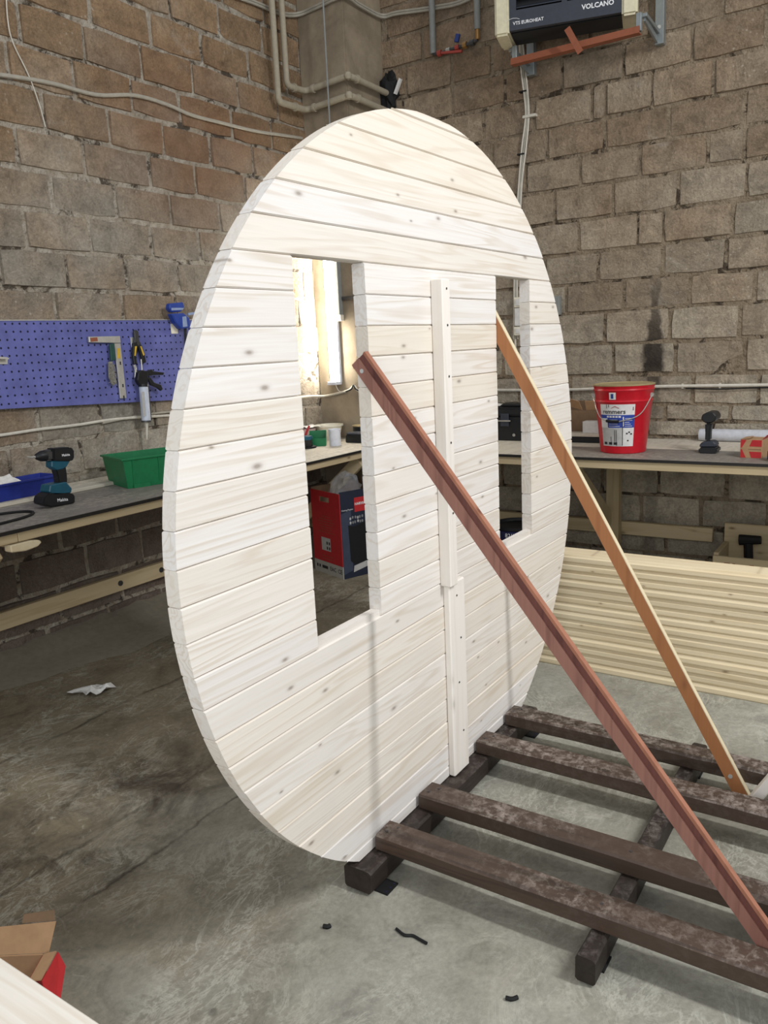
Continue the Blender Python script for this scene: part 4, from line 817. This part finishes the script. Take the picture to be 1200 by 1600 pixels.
for (xv, z, yo, nm) in ((2.288, 3.118, 2.10, 'outer painted heating pipe bending round the corner column, lower run'), (2.386, 3.238, 2.10, 'inner painted heating pipe bending round the corner column, upper run')):
    path = bend([(xv, 2.47, 4.15), (xv, 2.47, z), (2.585, 2.47, z + 0.006), (2.585, 2.10, z + 0.03), (3.12, 2.10, z + 0.02)])
    pipe('heating_pipe', nm, path, 0.021, 'pipe_paint', [((2.585, 2.40, z + .01), (0, 1, 0)), ((2.68, 2.10, z + .03), (1, 0, 0)), ((2.46, 2.47, z + .003), (1, 0, 0))], [(2.585, 2.105, z + 0.03)])
o = blob('foam_stuffing', 'black_rubber', (3.085, 2.10, 3.27), 0.05, 0.07, 0.13, 0.25, 12); tag(o, 'black foam stuffed round the pipes in the wall corner', 'foam')
o = MB().bar((3.05, 2.03, 3.24), (3.05, 1.98, 3.33), 0.02, 0.02).build('white_peg', 'label_white'); tag(o, 'short white peg sticking from the black foam', 'peg')
o = MB().tube([(2.545, 2.245, 4.15), (2.545, 2.25, 2.2)], 0.006, 8).build('hanging_rod', 'pipe_grey'); tag(o, 'thin grey rod hanging down in front of the corner column', 'rod')
def cable(name, label, pts, r, mat, n=5, clips=()):
    q = thing(name, label, 'cable', pts[0]); MB().tube(smooth_path(pts, n), r, 7).build('sheath', mat, q, smooth=True)
    for c in clips: MB().box(c[0] - .006, c[0] + .006, c[1] - .006, c[1] + .006, c[2] - r * 1.6, c[2] + r * 1.6).build('clip', mat, q)
    return q
for k, dz in enumerate((0, 0.016)):
    cable('wall_cable', ('lower' if k == 0 else 'upper') + ' of two grey cables looping across the top corner', [(1.8, 2.53, 3.66 + dz), (2.19, 2.53, 3.69 + dz), (2.45, 2.53, 3.70 + dz), (2.62, 2.51, 3.74 + dz), (2.625, 2.35, 3.75 + dz), (2.625, 2.135, 3.76 + dz), (2.80, 2.13, 3.755 + dz), (3.05, 2.12, 3.755 + dz), (3.07, 2.0, 3.75 + dz), (3.07, 1.70, 3.71 + dz), (3.07, 1.45, 3.70 + dz), (3.07, 1.1, 3.80 + dz)], 0.008, 'cable_grey')
cable('wall_cable', 'pale cable sagging across the upper left wall', [pw(u, v, 2.535) for u, v in ((-60, 112), (0, 117), (80, 130), (150, 148), (210, 149), (260, 163), (300, 180), (350, 193), (400, 205), (440, 211), (472, 216))], 0.010, 'cable_grey')
cable('wall_cable', 'pale cable on the left wall just below the pegboard', [pw(u, v, 2.535) for u, v in ((-60, 684), (0, 680), (60, 671), (120, 664), (180, 655), (250, 650), (300, 648))], 0.008, 'cable_white')
cable('wall_cable', 'short grey cable beneath the right end of the pegboard, above the pale cable', [pw(u, v, 2.537) for u, v in ((160, 661), (200, 653), (250, 645), (300, 642))], 0.007, 'cable_grey')
cable('wall_cable', 'long white cable along the right wall above the bench', [(3.085, 2.1, 1.165), (3.085, 1.4, 1.155), (3.085, 0.8, 1.15), (3.085, 0.24, 1.165), (3.085, -0.4, 1.167), (3.085, -1.4, 1.17), (3.085, -2.3, 1.17)], 0.010, 'cable_white', clips=[(3.09, -0.2, 1.166), (3.09, 0.02, 1.166)])
cable('wall_cable', 'thin black wire sagging just under the white wall cable', [(3.08, 0.0, 1.152), (3.08, -0.22, 1.146), (3.08, -0.45, 1.152), (3.08, -0.9, 1.150), (3.08, -1.4, 1.152)], 0.004, 'black_rubber')
q = cable('wall_cable', 'white cable looping across the corner column under the tube lamp', [pw(460, 622, 2.53), pw(485, 619, 2.53), at(505, 619, 0, 2.632), at(530, 614, 0, 2.632), at(546, 609, 0, 2.632), at(553, 603, 0, 2.632), at(560, 611, 0, 2.632), at(575, 613, 0, 2.632)], 0.009, 'cable_white')
cable('wall_cable', 'short black lead hooked on the white column cable', [at(540, 612, 0, 2.615), at(549, 608, 0, 2.615), at(552, 602, 0, 2.615), at(556, 608, 0, 2.615), at(566, 613, 0, 2.615)], 0.005, 'black_rubber')
cable('wall_cable', 'thin pale cord hanging down the upper left wall', [pw(u, v, 2.536) for u, v in ((9, -20), (12, 30), (20, 66), (45, 118), (62, 165), (71, 198))], 0.003, 'cable_white')
# tube lamp
q = thing('tube_lamp', 'bright vertical tube lamp on the column seen through the left opening', 'lamp', (2.60, 2.385, 1.23))
MB().box(2.622, 2.6485, 2.34, 2.43, 1.25, 2.45).build('housing', 'cup_white', q, bevel=0.003)
MB().tube([(2.60, 2.385, 1.262), (2.60, 2.385, 2.44)], 0.024, 16).build('glowing_tube', 'tube_glow', q, smooth=True)
for z in (1.235, 2.44): MB().box(2.572, 2.648, 2.345, 2.425, z, z + 0.024).build('end_cap', 'cup_white', q, bevel=0.003)
MB().tube(smooth_path([(2.61, 2.375, 1.235), (2.625, 2.36, 1.19), (2.632, 2.30, 1.175)], 4), 0.004, 6).build('lead', 'cable_white', q)
q = thing('lamp_conduit', 'grey conduit strip beside the tube lamp', 'conduit', (2.63, 2.31, 1.72))
MB().box(2.605, 2.6485, 2.298, 2.328, 1.735, 2.6).build('strip', 'pipe_grey', q, bevel=0.002); MB().box(2.61, 2.6485, 2.293, 2.333, 1.69, 1.7345).build('end_piece', 'cable_white', q, bevel=0.002)
o = MB().box(2.635, 2.6485, 2.165, 2.295, 1.835, 1.86).build('wall_strap', 'metal_dark'); tag(o, 'short dark metal strap on the column beside the lamp conduit', 'strap')
# cable bundle down the right wall
q = thing('cable_bundle', 'bundle of white cables running down the right wall below the heater', 'cable', (3.08, 1.1, 1.45))
base = [at(u, v, 0, 3.075) for u, v in ((814, 60), (818, 110), (824, 175), (819, 230), (813, 290), (808, 380), (806, 440), (806, 530))]
for k, dy in enumerate((-0.014, 0.0, 0.014)):
    MB().tube(smooth_path([b + Vector((-.002 * k, dy * (1 if i % 2 else .7), 0)) for i, b in enumerate(base)], 5), 0.006, 7).build('strand', ('cable_white', 'cable_grey', 'cable_white')[k], q, smooth=True)
MB().tube(smooth_path([at(u, v, 0, 3.075) for u, v in ((805, 528), (806, 545), (813, 557), (822, 562))], 5), 0.007, 7).build('tail', 'cable_white', q, smooth=True)
c = at(824, 182, 0, 3.07); MB().box(3.06, 3.098, c.y - 0.06, c.y + 0.03, c.z - 0.008, c.z + 0.008).build('wall_clip', 'cable_white', q)
for u, v in ((817, 143), (814, 241)): c = at(u, v, 0, 3.07); MB().box(3.06, 3.09, c.y - 0.024, c.y + 0.024, c.z - 0.004, c.z + 0.004).build('cable_tie', 'black_rubber', q)
for (v0, v1), l_ in (((465, 480), 'upper cream switch box on the cables in the right opening'), ((511, 524), 'lower cream switch box on the cables in the right opening')):
    a, b = at(804, v0, 0, 3.05), at(816, v1, 0, 3.05); q = thing('switch_box', l_, 'switch', (3.06, (a.y + b.y) / 2, b.z))
    MB().box(3.035, 3.066, b.y, a.y, b.z, a.z).build('case', 'switch_cream', q, bevel=0.004); MB().box(3.031, 3.0345, b.y + .012, a.y - .012, b.z + .012, a.z - .012).build('rocker', 'label_white', q, bevel=0.001)
a, b = at(804, 481.5, 0, 3.05), at(814, 509, 0, 3.05); o = MB().box(3.045, 3.066, b.y, a.y, b.z, a.z).build('socket_strip', 'label_white', bevel=0.003); tag(o, 'white socket strip between the two cream switch boxes', 'socket')
a, b = at(862, 463, 0, 3.05), at(874, 492, 0, 3.05); o = MB().box(3.045, 3.094, b.y, a.y, b.z, a.z).build('junction_box', 'pipe_grey', bevel=0.004); tag(o, 'pale grey junction box peeping past the right rim of the round wall', 'junction box')
# ------------------------------------------------------------------ unit heater on the right wall
H0 = Vector((2.55, 1.014, 3.245)); hd = Vector((0.265, -0.964, 0)).normalized(); hn = Vector((-hd.y, hd.x, 0)) * -1.0
hn = Vector((0.964, 0.265, 0)).normalized(); LH = 0.80; HH = 0.62; DH = 0.26
q = thing('unit_heater', 'charcoal and cream fan heater unit mounted high on the right wall', 'heater', H0)
for s0, s1 in ((0.0, 0.085), (LH - 0.085, LH)):
    MB().obox(H0 + hd * s0, hd * (s1 - s0), hn * DH, (0, 0, HH)).build('cream_side', 'cream_paint', q, bevel=0.012, seg=2)
fp = MB()
for z0, z1, s0, s1 in ((0.02, 0.125, .086, LH - .086), (0.125, HH, .086, .125), (0.125, HH, LH - .125, LH - .086), (HH - .06, HH, .125, LH - .125), (0.125, HH - .06, LH / 2 - .015, LH / 2 + .015)):
    fp.obox(H0 + hd * s0 + hn * 0.008 + Vector((0, 0, z0)), hd * (s1 - s0), hn * 0.03, (0, 0, z1 - z0))
fpo = fp.build('front_panel', 'charcoal_panel', q)
MB().obox(H0 + hd * .086 + hn * 0.06 + Vector((0, 0, 0.02)), hd * (LH - .172), hn * (DH - 0.06), (0, 0, HH - .02)).build('rear_case', 'grille_dark', q)
for k in range(9):
    for s0, s1 in ((.127, LH / 2 - .017), (LH / 2 + .017, LH - .127)):
        MB().obox(H0 + hd * s0 + hn * 0.012 + Vector((0, 0, 0.135 + k * 0.048)), hd * (s1 - s0), hn * 0.035 + Vector((0, 0, 0.02)), (0, 0, 0.004)).build('louvre', 'charcoal_panel', q)
def hface(s, z): return flat(H0 + hd * s + hn * 0.0072 + Vector((0, 0, z)), hd, (0, 0, 1))
text('lettering', 'VOLCANO', 0.036, hface(LH - 0.215, 0.078), 'print_white', fpo, bold=0.0010)
text('lettering', 'VTS EUROHEAT', 0.025, hface(0.195, 0.055), 'print_white', fpo, bold=0.0004)
MB().tube([H0 + hd * (0.108 + .045 * math.cos(t)) + hn * .0075 + Vector((0, 0, .062 + .022 * math.sin(t))) for t in (2.6, 2.1, 1.6, 1.1, 0.6)], 0.0012, 5).build('logo_arc', 'print_white', fpo)
hb = thing('heater_bracket', 'galvanised bracket with rusty angle bar carrying the fan heater', 'bracket', (3.0, 0.6, 3.15))
for y in (0.200, 1.005):
    MB().box(3.045, 3.094, y - .025, y + .025, 3.15, 3.95).build('wall_channel', 'galvanised', hb, bevel=0.002)
    MB().box(2.755, 2.785, y + (.02 if y < .5 else -.035), y + (.05 if y < .5 else -.005), 3.15, 3.244).build('hanger', 'galvanised', hb, bevel=0.002)
    MB().bar((2.775, y + .01, 3.232), (3.05, y + .01, 3.215), 0.03, 0.02).build('arm', 'galvanised', hb, bevel=0.002)
    MB().bar((2.79, y + .012, 3.218), (3.05, y + .012, 3.172), 0.012, 0.03).build('brace', 'galvanised', hb)
    MB().lathe([(0.011, -.004), (0.011, .001)], 8, (3.0445, y, 3.24), 0).build('bolt_head', 'screw_metal', hb)
MB().box(2.735, 2.742, 0.225, 1.0, 3.135, 3.17).build('angle_bar', 'rusty_paint', hb); MB().box(2.742, 2.785, 0.225, 1.0, 3.135, 3.140).build('angle_flange', 'rusty_paint', hb)
MB().bar(at(886, 44, 0, 2.63), at(907, 82, 0, 2.66), 0.035, 0.008, (1, 0, 0)).build('loose_tab', 'rusty_paint', hb)
# valve set on the right wall
q = thing('valve_set', 'pipe drop with small valves and blue lever left of the heater', 'valve', (3.03, 1.55, 3.4))
a, b = at(677, 84, 0, 3.03), at(746, 46, 0, 3.03)
MB().tube([(3.03, a.y, 4.15), (3.03, a.y, a.z)], 0.021, 12).build('supply_pipe', 'pipe_grey', q, smooth=True)
MB().tube([(3.03, b.y, 4.15), (3.03, b.y, b.z)], 0.021, 12).build('return_pipe', 'pipe_grey', q, smooth=True); MB().tube([(3.03, b.y, b.z), (3.03, b.y, b.z - .06)], 0.016, 10).build('nut', 'brass', q)
MB().tube([(3.03, a.y, a.z), (3.03, a.y - .05, a.z - .01), (3.03, b.y + .04, b.z - 0.07), (3.03, b.y, b.z - .06)], 0.012, 10).build('manifold', 'metal_dark', q, smooth=True)
for k, (t, mt, r) in enumerate(((0.15, 'valve_red', .02), (0.35, 'steel_wire', .018), (0.55, 'valve_red', .018), (0.72, 'brass', .022), (0.88, 'metal_dark', .02))):
    c = Vector((3.03, a.y + (b.y - a.y) * t, a.z - .01 + (b.z - .06 - a.z) * t)); MB().tube([c + Vector((0, .014, 0)), c - Vector((0, .014, 0))], r, 8).build('fitting', mt, q)
c = at(713, 66, 0, 3.02); MB().bar(c, at(716, 53, 0, 3.02), 0.03, 0.02, (1, 0, 0)).build('lever', 'valve_blue', q, bevel=0.003)
MB().bar(at(690, 83, 0, 3.02), at(722, 80, 0, 3.02), 0.018, 0.014).build('bleed_bar', 'valve_red', q)
# ------------------------------------------------------------------ floor litter and the near corner
crumple('paper_scrap', 'white_paper', [at(106, 1085, 2, .002), at(150, 1090, 2, .002), at(180, 1074, 2, .004), at(150, 1070, 2, .004)], 0.014, 21, 'torn white paper scrap on the floor near the left wall', 'scrap', 6, 4)
def scrap(name, label, pts, r, mat='metal_dark'):
    o = MB().tube(smooth_path([at(u, v, 2, r * .9) for u, v in pts], 4), r, 6).build(name, mat); tag(o, label, 'scrap')
scrap('wood_splinter', 'dark twisted splinter on the floor in front of the frame corner', [(619, 1451), (632, 1461), (645, 1462), (656, 1468), (667, 1474)], 0.004, 'black_rubber')
scrap('chip', 'small dark chip on the floor left of the frame corner', [(505, 1447), (512, 1448), (516, 1446)], 0.006, 'black_rubber')
scrap('chip', 'flat dark chip on the bare floor below the splinter', [(790, 1559), (800, 1561), (809, 1558)], 0.005, 'black_rubber')
# timber on trestles at the bottom left corner
for k, (x0, x1, l_) in enumerate(((-1.650, -1.556, 'pale knotty plank crossing the bottom left corner'), (-1.790, -1.664, 'second pale plank just left of the knotty corner plank'))):
    o = MB().box(x0, x1, -1.7, 0.9, 0.455, 0.500).build('sawn_plank', 'white_long', bevel=0.003)
    tag(o, l_, 'plank', 'planks at the near left corner')
for y, l_ in ((0.72, 'low trestle under the far end of the corner planks'), (-1.45, 'low trestle under the near end of the corner planks')):
    q = thing('trestle', l_, 'trestle', (-1.68, y, 0))
    MB().box(-1.82, -1.55, y - .03, y + .03, 0.41, 0.4545).build('crossbar', 'bench_pine', q)
    for x in (-1.80, -1.60):
        for s in (-1, 1): MB().bar((x + .015, y + s * .02, 0.41), (x + .015, y + s * .12, 0.002), 0.03, 0.03, (1, 0, 0)).build('leg', 'bench_pine_upright', q)
# open carton beside them
PC = at(66, 1492, 2, 0.25); uc = Vector((-0.55, 0.83, 0)).normalized(); wc = Vector((-0.83, -0.55, 0)); Z_ = Vector((0, 0, 1)); HC = 0.25
q = thing('open_carton', 'open brown cardboard carton with red outside on the floor at the left edge', 'carton', (PC.x, PC.y, 0))
F0 = Vector((PC.x, PC.y, 0)); tk = 0.004
MB().obox(F0, uc * 0.27, -wc * tk, Z_ * HC).build('side', 'cardboard', q)
MB().obox(F0 + wc * 0.2, uc * 0.27, wc * tk, Z_ * (HC - .01)).build('side', 'cardboard', q)
MB().obox(F0 + uc * 0.27, wc * 0.2, uc * tk, Z_ * HC).build('side', 'cardboard', q)
MB().obox(F0, wc * 0.2, -uc * tk, Z_ * (HC - .002)).build('side', 'carton_red', q)
MB().obox(F0 + Z_ * .0005, uc * 0.27, wc * 0.2, Z_ * tk).build('base', 'cardboard_dark', q)
MB().prism([PC - wc * .005 - uc * .012, PC - wc * .005 + uc * .27, PC + uc * .27 - wc * .03 + Z_ * .045, PC + uc * .10 - wc * .032 + Z_ * .046, PC - uc * .022 - wc * .035 + Z_ * .052], -wc * .003).build('back_flap', 'cardboard', q)
MB().prism([PC - wc * .040 - uc * .018 + Z_ * .052, PC - wc * .040 + uc * .055 + Z_ * .048, PC + uc * .055 - wc * .052 + Z_ * .060, PC - uc * .012 - wc * .054 + Z_ * .066], -wc * .003).build('flap_lip', 'cardboard_dark', q)
MB().prism([PC - uc * .004, PC + wc * .075 - uc * .004, PC + wc * .08 - uc * .032 + Z_ * .006, PC - uc * .032 + Z_ * .006], Z_ * .003).build('side_flap', 'cardboard', q)
MB().prism([PC - uc * .033 + Z_ * .005, PC + wc * .08 - uc * .033 + Z_ * .005, PC + wc * .09 - uc * .05 - Z_ * .10, PC - uc * .044 - Z_ * .03], -uc * .003).build('red_flap', 'carton_red', q)
